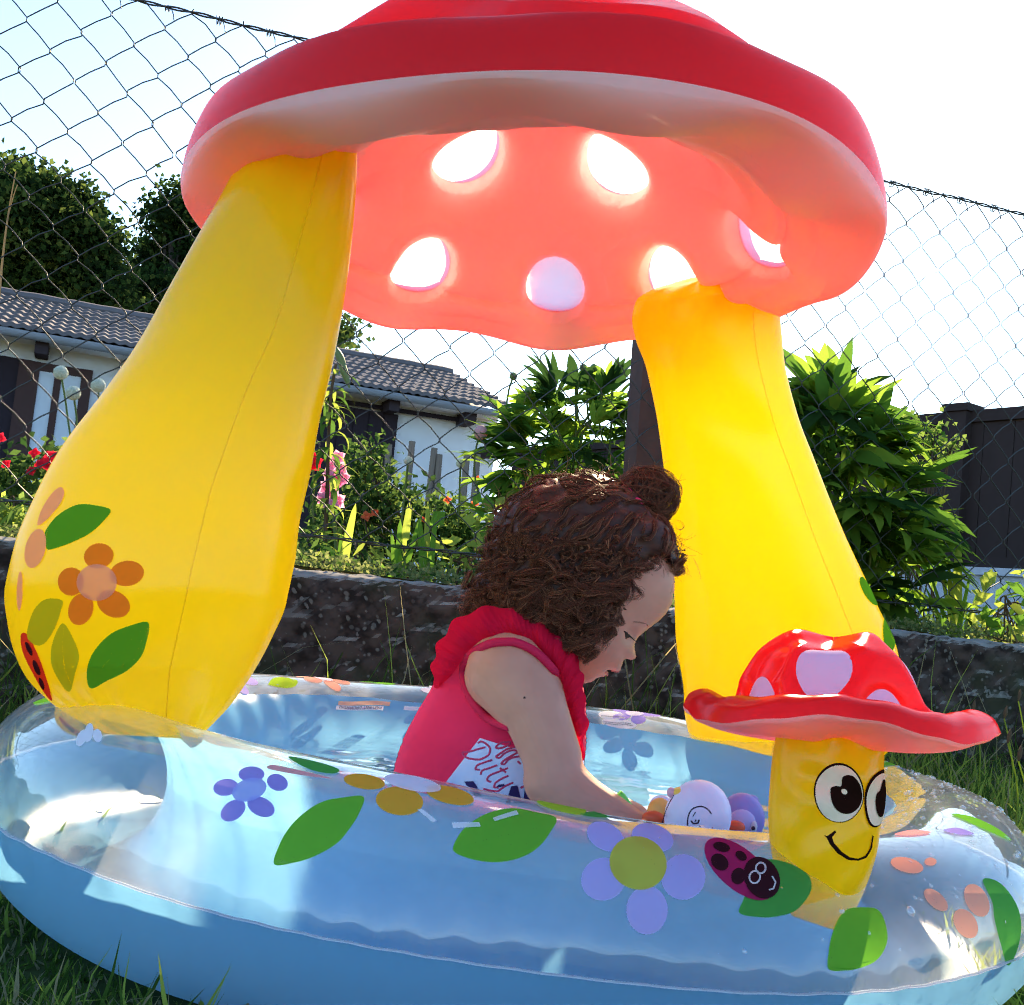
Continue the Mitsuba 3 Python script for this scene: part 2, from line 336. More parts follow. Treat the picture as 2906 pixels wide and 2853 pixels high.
def canopy_skin(side, n=560, m=190):
    t = np.linspace(0, 1, m); q = LEN * (.55 * t + .45 * np.sin(t * np.pi / 2)); q[0] = 1e-4
    Th, Q = np.meshgrid(np.linspace(0, 2 * np.pi, n, endpoint=False), q, indexing='ij')
    inside = np.zeros(Q.shape, bool); M = mid_point(Th, Q)
    for c, a, qq, s in SPOTS:                                # pull grid points onto the round spot outlines
        rc = np.hypot(c[0], c[1]); x, y = np.angle(np.exp(1j * (Th - a))) * rc, (Q - qq) / (1.12 if s > .04 else 1.06)
        d = np.hypot(x, y); k = (d < s + .0028) & (d > s - .0028)
        Th = np.where(k, a + x / np.maximum(d, 1e-6) * s / rc, Th); Q = np.where(k, qq + (1.12 if s > .04 else 1.06) * y / np.maximum(d, 1e-6) * s, Q)
        inside |= d < s - .0028
    m_ = grid_mesh(canopy_f(Th, Q, side), wrap_n=True)
    m_.update_faces(~inside.ravel()[m_.faces].any(1)); m_.remove_unreferenced_vertices()
    return m_
put(pool + '__canopy_top', canopy_skin(1), 'red_vinyl', True, label='glossy red top skin of the mushroom canopy')
put(pool + '__canopy_underside', canopy_skin(-1), 'white_vinyl', True, label='white underside of the canopy glowing pink')
for c, ang, qq, s in SPOTS:
    a = np.linspace(0, 2 * np.pi, 48, endpoint=False); t = np.linspace(0, 1, 8)
    A, Q = np.meshgrid(a, t, indexing='ij'); rc = np.hypot(c[0], c[1])
    x, y = s * 1.09 * Q * np.cos(A), s * 1.09 * (1.12 if s > .04 else 1.06) * Q * np.sin(A)
    P = canopy_f(ang + x / rc, qq + y, 0)
    P[..., 2] += .003 * (meshkit.fbm(np.stack([x * 40 + ang, y * 40, x * 0], -1), 3) - .5) * (1 - Q)
    put(pool + '__spot', grid_mesh(P, wrap_n=True), 'spot_vinyl', True)

# ---- the two yellow stems
class Stem:
    def __init__(self, pairs, Yb, Yt, flat=.78, n=64):
        L = np.array([p[:2] for p in pairs], float) * S9; Rr = np.array([p[2:] for p in pairs], float) * S9
        mid = (L + Rr) / 2; s = np.r_[0, np.cumsum(np.linalg.norm(np.diff(mid, axis=0), axis=1))]; s /= s[-1]
        Y = Yb + (Yt - Yb) * s
        Pl = np.array([at(*l, y) for l, y in zip(L, Y)]); Pr = np.array([at(*r, y) for r, y in zip(Rr, Y)])
        self.s = s; self.c = PchipInterpolator(s, (Pl + Pr) / 2); self.w = PchipInterpolator(s, (Pr - Pl) / 2); self.flat = flat
    def f(self, ph, s):
        ph, s = np.asarray(ph, float), np.asarray(s, float); sc = np.clip(s, 0, 1)
        c, w = self.c(sc), self.w(sc)
        t = self.c.derivative()(sc)
        d = unit(np.cross(t, w)); a = np.linalg.norm(w, axis=-1)
        fl = self.flat * np.clip(np.minimum(sc / .10, (1 - sc) / .06), 0, 1) ** .5 * (.85 + .15 * np.cos((sc - .3) * 3))
        fl = np.maximum(fl, .06)
        # near the ends the skin puckers
        pk = .005 * np.exp(-(sc / .07) ** 2) * np.sin(ph * 17 + 2 * np.sin(ph * 3)) + .0045 * np.exp(-((1 - sc) / .09) ** 2) * np.sin(ph * 11 + 1)
        pk = pk + .0016 * (np.sin(ph * 3 + sc * 14 + 2 * np.sin(sc * 9)) + .6 * np.sin(ph * 5 - sc * 23))
        b = a * fl + pk
        cs, sn = np.cos(ph), np.sin(ph)
        se = np.sign(cs) * np.abs(cs) ** .96
        return c + w * se[..., None] + d * (b * sn)[..., None]
    def mesh(self, n=128, m=140):
        q = np.linspace(0, 1, m); q = q - .06 * np.sin(4 * np.pi * q) / (2 * np.pi)
        A, Q = np.meshgrid(np.linspace(0, 2 * np.pi, n, endpoint=False), q, indexing='ij')
        P = self.f(A, Q); me = grid_mesh(P, wrap_n=True)
        v = np.vstack([me.vertices, P[:, 0].mean(0), P[:, -1].mean(0)]); k = n * m
        i = np.arange(n); j = (i + 1) % n
        return mesh_of(v, np.vstack([me.faces, np.stack([j * m, i * m, i * 0 + k], 1), np.stack([i * m + m - 1, j * m + m - 1, i * 0 + k + 1], 1)]))
    def seam(self, ph, w=.0009):
        q = np.linspace(.01, .99, 120)
        P = self.f(q * 0 + ph, q); N = unit(P - self.c(q))
        return tube(P + N * -.0003, w * .5, 5)
LEFT = [(195, 1390, 372, 1400), (97, 1330, 420, 1352), (55, 1280, 462, 1295), (28, 1190, 512, 1205), (24, 1120, 540, 1135), (42, 1040, 555, 1065), (75, 960, 565, 985), (115, 882, 583, 905),
        (195, 768, 605, 785), (268, 658, 630, 680), (328, 548, 650, 572), (374, 460, 663, 478), (412, 392, 670, 405), (452, 320, 675, 335), (490, 265, 675, 275), (540, 225, 660, 235)]
stem_l = Stem(LEFT, .945, 1.03)
RIGHT = [(1330, 1420, 1640, 1455), (1303, 1385, 1690, 1405), (1296, 1330, 1708, 1330), (1284, 1240, 1698, 1240), (1277, 1120, 1655, 1135), (1267, 985, 1593, 1000), (1255, 870, 1545, 880), (1240, 770, 1509, 785),
         (1223, 695, 1488, 705), (1203, 640, 1480, 640), (1197, 600, 1478, 595), (1205, 570, 1488, 545), (1230, 552, 1490, 512), (1300, 535, 1460, 480)]
stem_r = Stem(RIGHT, 1.50, 1.345, flat=.6)
thin('seam_yellow', (.90, .58, .01), diff=1.1)
STEM = []
for st, nm, lab in ((stem_l, 'stem', 'fat yellow stem printed with an orange flower'), (stem_r, 'stem', 'plain yellow stem behind the toddler')):
    k = put(pool + '__stem', st.mesh(), 'yellow_vinyl', True, label=lab); STEM.append(k)
put(STEM[0] + '__seam', stem_l.seam(math.radians(-62)), 'yellow_vinyl', True)
put(STEM[1] + '__seam', stem_r.seam(math.radians(-58)), 'yellow_vinyl', True)
# ---------------------------------------------------------------- prints on the ring and stems (flat print, thin sheets on the vinyl)
def c1(p): return np.asarray(p, float) * .5252 + [0, 1850]
def c2(p): return np.asarray(p, float) * .5252 + [950, 1850]
def c3(p): return np.asarray(p, float) * .5794 + [1906, 1750]
def c4(p): return np.asarray(p, float) * .5252 + [0, 900]
def c6(p): return np.asarray(p, float) * .5252 + [1906, 900]
def ink(name, c, d=1.05, r=.3): return thin('ink_' + name, c, diff=d, rough=r)
ink('leaf', (.20, .55, .05)); ink('leaf_dark', (.10, .42, .08)); ink('lime', (.50, .72, .05)); ink('purple', (.42, .33, .80)); ink('lilac', (.62, .52, .92)); ink('lavender', (.52, .55, .95))
ink('orange', (.98, .46, .05)); ink('cream', (.90, .84, .95)); ink('mustard', (.72, .66, .10)); ink('pink', (.95, .42, .42)); ink('white', (.92, .90, .94)); ink('peach', (.95, .60, .42))
ink('crimson', (.55, .03, .14)); ink('dark', (.07, .02, .03)); ink('salmon', (.93, .45, .33)); ink('brown_orange', (.80, .28, .03)); ink('red', (.75, .06, .03)); ink('olive', (.55, .58, .02))
ink('stem_leaf', (.10, .40, .03)); ink('stem_peach', (.93, .50, .28))
def ring_print(name, polys, inkname, parent=pool, label=None, lift=.0009):
    ms = [ring.print_px(p, lift) for p in polys]
    return put(parent + '__' + name, cat_(ms), 'ink_' + inkname, True, label=label)
f1 = ring_print('flower_print', [c1(ellipse(1360, 668, 70, 42)), c1(ellipse(1222, 738, 68, 45, -8)), c1(ellipse(1262, 862, 74, 50, -35)), c1(ellipse(1412, 842, 78, 50, 25)), c1(ellipse(1500, 712, 58, 44, 20))], 'purple', label='small purple five petalled flower print')
ring_print('center', [c1(ellipse(1350, 755, 95, 60, -18))], 'lavender', f1, lift=.0016)
ring_print('leaf_print', [closed_curve(c1([(1485, 1150), (1510, 1050), (1565, 955), (1645, 875), (1745, 815), (1860, 792), (1965, 790), (1940, 880), (1890, 960), (1820, 1040), (1700, 1108), (1590, 1142)]))], 'leaf', label='large pointed green leaf print')
ring_print('leaf_print', [closed_curve(c1([(1560, 572), (1700, 598), (1828, 640), (1800, 664), (1700, 650), (1610, 612)]))], 'leaf_dark')
ring_print('petal_print', [closed_curve(c1([(1475, 618), (1600, 642), (1790, 690), (1650, 676), (1455, 640)]))], 'pink')
f2 = ring_print('flower_print', [c2(ellipse(160, 708, 112, 40, 8)), c2(ellipse(350, 812, 128, 76, 6)), c2(ellipse(622, 782, 132, 46, 13))], 'orange', label='orange flower print on the near crest of the ring')
ring_print('center', [c2(ellipse(420, 722, 156, 40, 11))], 'cream', f2, lift=.0016)
ring_print('leaf_print', [closed_curve(c2([(640, 1075), (668, 1000), (715, 945), (790, 895), (870, 865), (970, 852), (1080, 872), (1195, 905), (1160, 985), (1105, 1055), (1030, 1105), (930, 1135), (820, 1138), (710, 1115)]))], 'leaf', label='green leaf print crossed by a white dash')
for q in ([(852, 908), (980, 868), (992, 890), (864, 926)], [(632, 932), (780, 930), (788, 954), (640, 962)], [(445, 862), (470, 858), (552, 920), (530, 932)]):
    ring_print('dash_print', [c2(q)], 'white', lift=.0016)
ring_print('leaf_print', [closed_curve(c2([(1095, 812), (1220, 822), (1350, 856), (1325, 888), (1200, 866), (1120, 838)]))], 'lime')
ring_print('leaf_print', [closed_curve(c2([(1325, 884), (1400, 872), (1485, 900), (1400, 900)]))], 'leaf_dark')
f3 = ring_print('flower_print', [c2(ellipse(1450, 1232, 122, 114, -20)), c2(ellipse(1685, 1398, 112, 130)), c2(ellipse(1880, 1222, 120, 122, 15)), c2(ellipse(1462, 1005, 108, 72, 28)), c2(ellipse(1716, 1010, 116, 72, 18))], 'lilac', label='big pale purple flower print with yellow center')
ring_print('center', [c2(ellipse(1635, 1150, 156, 140, 20))], 'mustard', f3, lift=.0016)
ring_print('leaf_print', [closed_curve(c3([(330, 1455), (348, 1390), (400, 1270), (450, 1198), (560, 1210), (660, 1265), (682, 1330), (655, 1390), (600, 1445), (520, 1470), (430, 1475)]))], 'leaf_dark', label='green leaf print under the ladybird')
lb = ring_print('ladybird_print', [c3(ellipse(325, 1245, 205, 98, 40))], 'crimson', label='crimson ladybird print with white eyes', lift=.0016)
ring_print('head', [c3(ellipse(435, 1290, 84, 104, -28))], 'dark', lb, lift=.0022)
ring_print('spots', [c3(ellipse(230, 1215, 46, 36, 40)), c3(ellipse(320, 1282, 34, 40, 20)), c3(ellipse(240, 1142, 42, 22, 15)), c3(ellipse(335, 1185, 30, 20, 35))], 'dark', lb, lift=.0022)
def ring_stroke(pts, w):
    l = sg.LineString(pts).buffer(w, cap_style='round'); g = l.exterior.coords if not l.interiors else None
    return l
def px_stroke(surf, pts, w, lift, closed=False, edge=.03):
    g = (sg.LinearRing(pts) if closed else sg.LineString(pts)).buffer(w)
    ext = np.array(g.exterior.coords); hol = [np.array(h.coords) for h in g.interiors]
    return surf.print_uv(sg.Polygon(surf.pick(ext), [surf.pick(h) for h in hol]).buffer(0), lift, edge)
put(lb + '__face', cat_([px_stroke(ring, c3(ellipse(398, 1290, 26, 30, 20, 14)), 2.6, .0028, True), px_stroke(ring, c3(ellipse(428, 1247, 24, 26, 20, 14)), 2.6, .0028, True), px_stroke(ring, c3([(484, 1288), (500, 1315), (488, 1345), (470, 1350)]), 2.2, .0028)]), 'ink_white', True)
ring_print('leaf_print', [closed_curve(c3([(765, 1725), (765, 1640), (788, 1540), (842, 1446), (925, 1427), (1010, 1442), (1048, 1530), (1046, 1610), (1000, 1682), (915, 1722), (840, 1734)]))], 'leaf', label='broad green leaf print below the small mushroom')
ring_print('flower_print', [c3(ellipse(1150, 1222, 82, 36, 14)), c3(ellipse(1290, 1390, 72, 36, 42)), c3(ellipse(1435, 1505, 78, 52, 58)), c3(ellipse(1490, 1392, 86, 54, 62)), c3(ellipse(1265, 1205, 30, 20))], 'salmon', label='faded orange flower print wet with drops')
ring_print('leaf_print', [closed_curve(c3([(1520, 1292), (1600, 1305), (1675, 1395), (1706, 1500), (1690, 1620), (1642, 1708), (1605, 1600), (1575, 1480), (1565, 1400)]))], 'leaf_dark', label='long green leaf print at the wet end of the ring')
ring_print('leaf_print', [closed_curve(c3([(1370, 972), (1470, 985), (1590, 1040), (1660, 1100), (1560, 1060), (1450, 1010)]))], 'leaf')
ring_print('petal_print', [closed_curve(c3([(1330, 1052), (1400, 1040), (1480, 1070), (1400, 1072)]))], 'purple')
ring_print('petal_print', [closed_curve(c3([(1090, 1072), (1180, 1050), (1270, 1062), (1180, 1076)]))], 'pink')
def uv_flower(th0, ph0, r, inkname, center, rot=0, n=5):
    k = ring.out; polys = []
    for i in range(n):
        a = rot + i * 2 * np.pi / n; cx_, cy_ = math.cos(a) * r * .62, math.sin(a) * r * .62
        polys.append(ellipse(cx_, cy_, r * .40, r * .30, math.degrees(a)))
    to = lambda q: np.c_[math.radians(th0) + q[:, 0] / RR, math.radians(ph0) + q[:, 1] / RH]
    key = put(pool + '__flower_print', cat_([ring.print_uv(sg.Polygon(to(q)), .0009, .05) for q in polys]), 'ink_' + inkname, True)
    put(key + '__center', ring.print_uv(sg.Polygon(to(ellipse(0, 0, r * .36, r * .34))), .0016, .05), 'ink_' + center, True)
def uv_leaf(th0, ph0, l, inkname, rot):
    t = np.linspace(0, 1, 14); w = l * .22 * np.sin(np.pi * t ** .8); q = np.r_[np.c_[(t - .5) * l, w], np.c_[(t - .5) * l, -w][::-1][1:-1]]
    c, s = math.cos(rot), math.sin(rot); q = q @ np.array([[c, s], [-s, c]])
    put(pool + '__leaf_print', ring.print_uv(sg.Polygon(np.c_[math.radians(th0) + q[:, 0] / RR, math.radians(ph0) + q[:, 1] / RH]).buffer(0), .0009, .05), 'ink_' + inkname, True)
for a in ((150, 100, .042, 'lilac', 'mustard', .2), (172, 85, .040, 'purple', 'cream', .7), (195, 104, .044, 'orange', 'cream', .1), (128, 96, .038, 'salmon', 'cream', .4), (104, 105, .034, 'cream', 'mustard', .0), (66, 98, .036, 'purple', 'cream', .9), (30, 100, .038, 'orange', 'cream', .5)): uv_flower(*a)
for a in ((160, 72, .07, 'leaf', .5), (183, 112, .06, 'leaf_dark', -.6), (205, 78, .07, 'leaf', .9), (139, 112, .06, 'lime', .2), (116, 84, .05, 'leaf', -.4), (88, 104, .05, 'leaf_dark', .4), (50, 86, .06, 'leaf', 1.0), (12, 92, .06, 'leaf', -.5)): uv_leaf(*a)
f4 = ring_print('flower_print', [c2(ellipse(1500, 348, 76, 24, 6)), c2(ellipse(1538, 390, 94, 26, 8))], 'white', label='white flower print with tiny lettering on the far rim')
ring_print('flower_print', [c1(ellipse(445, 470, 26, 48, 25)), c1(ellipse(482, 442, 24, 52, 10)), c1(ellipse(530, 458, 24, 36, -10))], 'cream')
def tri_far(u0, u1, y0, y1, sl): return c2([(u0, y0), (u1, y0 + sl * (u1 - u0)), (u1 - 6, y1 + sl * (u1 - u0)), (u0 - 6, y1)])
ws = ring_print('warning_strip', [tri_far(20, 300, 268, 290, .02)], 'peach', label='peach warning strip on the far rim')
wp = ring_print('warning_strip', [tri_far(8, 265, 292, 314, .02)], 'white')
# the lettering reads from outside the pool, so from inside it stands upside down
tm = meshkit.text_mesh('PREVENT DROWNING', 1.0, .01, True); b = tm.bounds
qx = (b[1][0] - tm.vertices[:, 0]) / (b[1][0] - b[0][0]); qy = tm.vertices[:, 1] / b[1][1]
V = ring.pick(c2([(22, 296), (252, 300), (18, 310), (248, 314)]))
uvp = ((1 - qx)[:, None] * V[0] + qx[:, None] * V[1]) * (1 - np.clip(qy, 0, 1))[:, None] + ((1 - qx)[:, None] * V[2] + qx[:, None] * V[3]) * np.clip(qy, 0, 1)[:, None]
ink('grey', (.25, .25, .3))
put(wp + '__lettering', mesh_of(ring.f(uvp[:, 0], uvp[:, 1]) + ring.normal(uvp[:, 0], uvp[:, 1]) * (.0018 + tm.vertices[:, 2:] * .02), tm.faces), 'ink_grey', False)
ring_print('warning_strip', [tri_far(375, 510, 296, 316, .05)], 'white')
for a, b_, y in ((1440, 1560, 352), (1450, 1600, 384), (1460, 1610, 394)):
    put(f4 + '__lettering', px_stroke(ring, c2([(a + (b_ - a) * t, y + .06 * (b_ - a) * t + 1.5 * math.sin(t * 40)) for t in np.linspace(0, 1, 9)]), .9, .0016), 'ink_grey', True)

# left stem
SL = Surf(stem_l.f, -math.pi, math.pi, .0, 1.0, 300, 160)
if ((stem_l.f(SL.U, SL.V) - stem_l.c(np.clip(SL.V, 0, 1))) * SL.normal(SL.U, SL.V)).sum(1).mean() < 0: SL = Surf(stem_l.f, -math.pi, math.pi, .0, 1.0, 300, 160, -1)
SR = Surf(stem_r.f, -math.pi, math.pi, .0, 1.0, 300, 160, SL.out)
def stem_print(surf, key, name, polys, inkname, label=None, lift=.0009):
    out = []
    for p in polys:
        uvp = surf.pick(p); uvp[:, 0] = np.unwrap(uvp[:, 0])
        pg = sg.Polygon(uvp).buffer(0)
        out.append(surf.print_uv(pg, lift, .03))
    return put(key + '__' + name, cat_(out), 'ink_' + inkname, True, label=label)
K = STEM[0]
stem_print(SL, K, 'leaf_print', [closed_curve(c4([(252, 1200), (250, 1160), (300, 1090), (370, 1038), (440, 1014), (520, 1020), (600, 1045), (560, 1105), (490, 1168), (400, 1215), (320, 1245), (260, 1256)]))], 'stem_leaf')
stem_print(SL, K, 'leaf_print', [closed_curve(c4([(803, 1652), (700, 1668), (600, 1712), (520, 1792), (477, 1880), (472, 1960), (497, 2003), (580, 1962), (680, 1912), (750, 1850), (786, 1775)]))], 'stem_leaf')
stem_print(SL, K, 'leaf_print', [closed_curve(c4([(340, 1532), (332, 1590), (300, 1680), (250, 1758), (200, 1772), (152, 1730), (165, 1640), (200, 1565), (260, 1522)]))], 'olive')
stem_print(SL, K, 'leaf_print', [closed_curve(c4([(342, 1655), (400, 1740), (430, 1830), (412, 1910), (378, 2020), (322, 1960), (282, 1870), (288, 1760)]))], 'olive')
stem_print(SL, K, 'flower_print', [c4(ellipse(536, 1292, 80, 68, -12)), c4(ellipse(688, 1386, 92, 68, -8)), c4(ellipse(616, 1550, 92, 70, 25)), c4(ellipse(440, 1578, 66, 88, 18)), c4(ellipse(388, 1430, 72, 76, 0))], 'brown_orange', label='orange flower print with peach center')
stem_print(SL, K, 'flower_center', [c4(ellipse(528, 1435, 108, 98))], 'stem_peach', lift=.0016)
stem_print(SL, K, 'petal_print', [closed_curve(c4([(338, 922), (352, 955), (330, 1010), (285, 1068), (240, 1112), (208, 1126), (222, 1060), (262, 985), (305, 935)])), c4(ellipse(196, 1252, 54, 108, 14)), c4(ellipse(112, 1480, 16, 105, 2))], 'stem_peach')
k_ = stem_print(SL, K, 'ladybird_print', [closed_curve(c4([(118, 1718), (150, 1712), (190, 1780), (232, 1880), (285, 2060), (245, 2030), (170, 1900), (126, 1800)]))], 'red')
stem_print(SL, K, 'ladybird_spots', [c4(ellipse(165, 1790, 12, 40, -25)), c4(ellipse(205, 1890, 14, 42, -22)), c4(ellipse(232, 1975, 10, 34, -20))], 'dark', lift=.0016)
K = STEM[1]
stem_print(SR, K, 'leaf_print', [closed_curve(c6([(1012, 1432), (1030, 1405), (1075, 1470), (1112, 1548), (1085, 1552), (1040, 1500)]))], 'stem_leaf')
stem_print(SR, K, 'leaf_print', [closed_curve(c6([(1142, 1650), (1158, 1612), (1186, 1680), (1204, 1760), (1186, 1805), (1152, 1790), (1140, 1720)]))], 'stem_leaf')
# ---------------------------------------------------------------- the small mushroom standing on the ring (part of the pool)
SM = Stem([(1500, 1735, 1590, 1765), (1478, 1680, 1625, 1705), (1462, 1610, 1650, 1640), (1457, 1560, 1661, 1590), (1458, 1500, 1669, 1520), (1463, 1440, 1671, 1455), (1470, 1395, 1672, 1412), (1480, 1370, 1668, 1385)], .765, .785, flat=.8)
key_s = put(pool + '__small_mushroom', SM.mesh(90, 70), 'yellow_vinyl', True, label='small yellow mushroom with a smiling face and red cap')
SS = Surf(SM.f, -math.pi, math.pi, 0, 1, 240, 90, SL.out)
thin('eye_white', (.98, .80, .58), diff=.3, rough=.3); ink('black', (.02, .008, .006), .3)
def sm_print(name, polys, mat, lift, **kw):
    out = []
    for p in polys:
        uvp = SS.pick(p); uvp[:, 0] = np.unwrap(uvp[:, 0]); out.append(SS.print_uv(sg.Polygon(uvp).buffer(0), lift, .03))
    return put(key_s + '__' + name, cat_(out), mat, True, **kw)
eyeR = [(1012, 762), (1030, 752), (1036, 800), (1034, 900), (1022, 990), (995, 1025), (965, 1005), (948, 940), (950, 860), (975, 800)]
sm_print('eye_outline', [c3(ellipse(818, 864, 121, 146, -6)), closed_curve(c3([(1026, 750), (1037, 765), (1037, 900), (1026, 1000), (992, 1032), (958, 1008), (941, 930), (946, 850), (975, 790)]))], 'ink_black', .0008)
sm_print('eye', [c3(ellipse(818, 868, 114, 138, -6)), closed_curve(c3([(1022, 768), (1036, 785), (1036, 900), (1024, 995), (992, 1024), (964, 1002), (949, 930), (954, 855), (982, 800)]))], 'eye_white', .0014)
sm_print('pupil', [closed_curve(c3([(838, 785), (880, 782), (915, 820), (925, 880), (910, 935), (870, 966), (820, 958), (782, 915), (776, 850), (800, 832), (828, 828)])), closed_curve(c3([(1025, 800), (1034, 820), (1034, 900), (1022, 970), (1002, 975), (990, 930), (994, 870), (1010, 850)]))], 'ink_black', .0020)
sm_print('eye_glint', [c3(ellipse(838, 858, 14, 16))], 'eye_white', .0026)
sm_print('smile', [c3([(745, 1072), (765, 1075), (800, 1048), (806, 1056), (785, 1082), (795, 1110), (830, 1150), (870, 1178), (910, 1185), (945, 1170), (968, 1130), (978, 1070), (984, 1075), (976, 1135), (950, 1180), (910, 1195), (860, 1190), (810, 1158), (775, 1115), (760, 1084)])], 'ink_black', .0008)
# cap
capc = at(2358, 2060, .80)
tilt = math.radians(6)
cz = unit(np.array([math.sin(math.radians(-1)), math.sin(tilt), math.cos(tilt)])); cx = unit(np.cross([0, 1, 0], cz)); cy = np.cross(cz, cx)
CR = .108
def cap_top(th, q):
    th, q = np.asarray(th, float), np.asarray(q, float)
    wav = 1 + .03 * np.cos(th * 3 + .6) + .02 * np.cos(th * 5)
    rq = PchipInterpolator([0, .12, .3, .45, .55, .66, .8, .93, 1.0], [0, .024, .052, .064, .068, .074, .090, .104, .1085])(q)
    zq = PchipInterpolator([0, .12, .3, .45, .55, .66, .8, .93, 1.0], [.062, .061, .051, .031, .016, .011, .016, .010, 0])(q)
    r = rq * (1 + (wav - 1) * np.clip((q - .5) * 2, 0, 1))
    z = zq + .005 * np.clip((q - .6) / .4, 0, 1) * np.cos(th * 4 + .9)
    dip = 0
    for a, qq, s in CAP_SPOTS:
        d = np.hypot(np.angle(np.exp(1j * (th - a))) * .055, (q - qq) * .12)
        dip = np.maximum(dip, 1 - np.clip((d - s) / .014, 0, 1) ** .6)
    dip = dip * np.clip((q - .1) * 10, 0, 1)
    r = r * (1 - .10 * dip * (q < .62)); z = z - .004 * dip
    lump = .007 * np.exp(-((q - .14) / .10) ** 2) * np.cos(th * 2 + 1) + .0022 * np.sin(th * 11 + 3 * np.sin(th * 2)) * np.exp(-((q - .55) / .10) ** 2) + .0015 * np.sin(th * 17 + q * 9) * np.clip(q - .3, 0, .4)
    z = z + lump
    return capc + (r * np.cos(th))[..., None] * cx + (r * np.sin(th))[..., None] * cy + z[..., None] * cz
CAP_SPOTS = [(math.radians(-113), .35, .0195), (math.radians(-160), .58, .017), (math.radians(-72), .60, .017), (math.radians(-20), .33, .02), (math.radians(60), .33, .02), (math.radians(140), .33, .02), (math.radians(200), .36, .016)]
def cap_bot(th, q):
    th, q = np.asarray(th, float), np.asarray(q, float)
    e = cap_top(th, q * 0 + 1.0)
    c = capc - cz * .006
    k = q ** 1.0
    P = c + (e - c) * k[..., None]
    return P - cz * (.007 * np.sqrt(np.clip(1 - (2 * np.clip(q, .5, 1) - 1) ** 2, 0, 1)) * (1 + .25 * np.cos(th * 6)))[..., None]
Th, Q = np.meshgrid(np.linspace(0, 2 * np.pi, 150, endpoint=False), np.linspace(0.001, 1, 80), indexing='ij')
cap_key = put(key_s + '__cap', grid_mesh(cap_top(Th, Q), wrap_n=True), 'red_vinyl', True, label='small glossy red cap with lilac white spots')
put(key_s + '__cap_underside', grid_mesh(cap_bot(Th, Q), wrap_n=True), 'white_vinyl', True)
thin('cap_spot', (.80, .74, .95), diff=.8)
SC = Surf(cap_top, -math.pi, math.pi, 0, 1, 200, 100, 1)
SC.out = 1 if (SC.normal(np.array([0.]), np.array([.3])) @ cz)[0] > 0 else -1
SC = Surf(cap_top, -math.pi, math.pi, 0, 1, 200, 100, SC.out)
for a, qq, s in CAP_SPOTS[:6]:
    t = np.linspace(0, 2 * np.pi, 36, endpoint=False)
    pg = sg.Polygon(np.c_[a + s * np.cos(t) / .055, qq + s * np.sin(t) / .12])
    put(key_s + '__cap_spot', SC.print_uv(pg, .0009, .03), 'cap_spot', True)
# a second pair of hidden ring features: folded tabs where the stems are welded on
# ---- water in the pool and drops on the ring
scene['water_film'] = {'type': 'thindielectric', 'int_ior': 1.6}
rr = np.linspace(.001, RR - RH * .985, 70)
Th, Rg = np.meshgrid(np.linspace(0, 2 * np.pi, 200, endpoint=False), rr, indexing='ij')
X, Y = XC + Rg * np.cos(Th), YC + Rg * np.sin(Th)
Zw = WATER_Z + .006 * (meshkit.fbm(np.stack([X * 16, Y * 26, X * 0 + 3], -1), 3) - .5) + .0022 * np.sin(np.hypot(X - .17, Y - 1.02) * 170) * np.exp(-np.hypot(X - .17, Y - 1.02) / .12)
put('water', grid_mesh(np.stack([X, Y, Zw], -1), wrap_n=True), 'water_film', True, label='shallow rippled water in the paddling pool', kind='structure')
drops = []
ico = trimesh.creation.icosphere(1, 1.0)
thd = np.r_[rng.uniform(-85, 30, 900), rng.uniform(-180, 180, 250)]
phd = np.r_[rng.uniform(15, 120, 900), rng.uniform(60, 125, 250)]
sz = np.exp(rng.normal(math.log(.0011), .45, 1150))
keep = rng.random(1150) < np.clip(.25 + (thd + 75) / 90, .1, 1)
Pd = ring_f(np.radians(thd), np.radians(phd)); Nd = ring.normal(np.radians(thd), np.radians(phd))
for p, n, s, k in zip(Pd, Nd, sz, keep):
    if not k: continue
    a = unit(np.cross(n, [.3, .2, .9])); b = np.cross(n, a)
    v = ico.vertices; drops.append(mesh_of(p + n * s * .15 + (v[:, :1] * a + v[:, 1:2] * b) * s + v[:, 2:] * n * s * .55, ico.faces))
scene['drop_glass'] = {'type': 'thindielectric', 'int_ior': 1.9}
put(pool + '__water_drops', cat_(drops), 'drop_glass', True, kind='stuff')
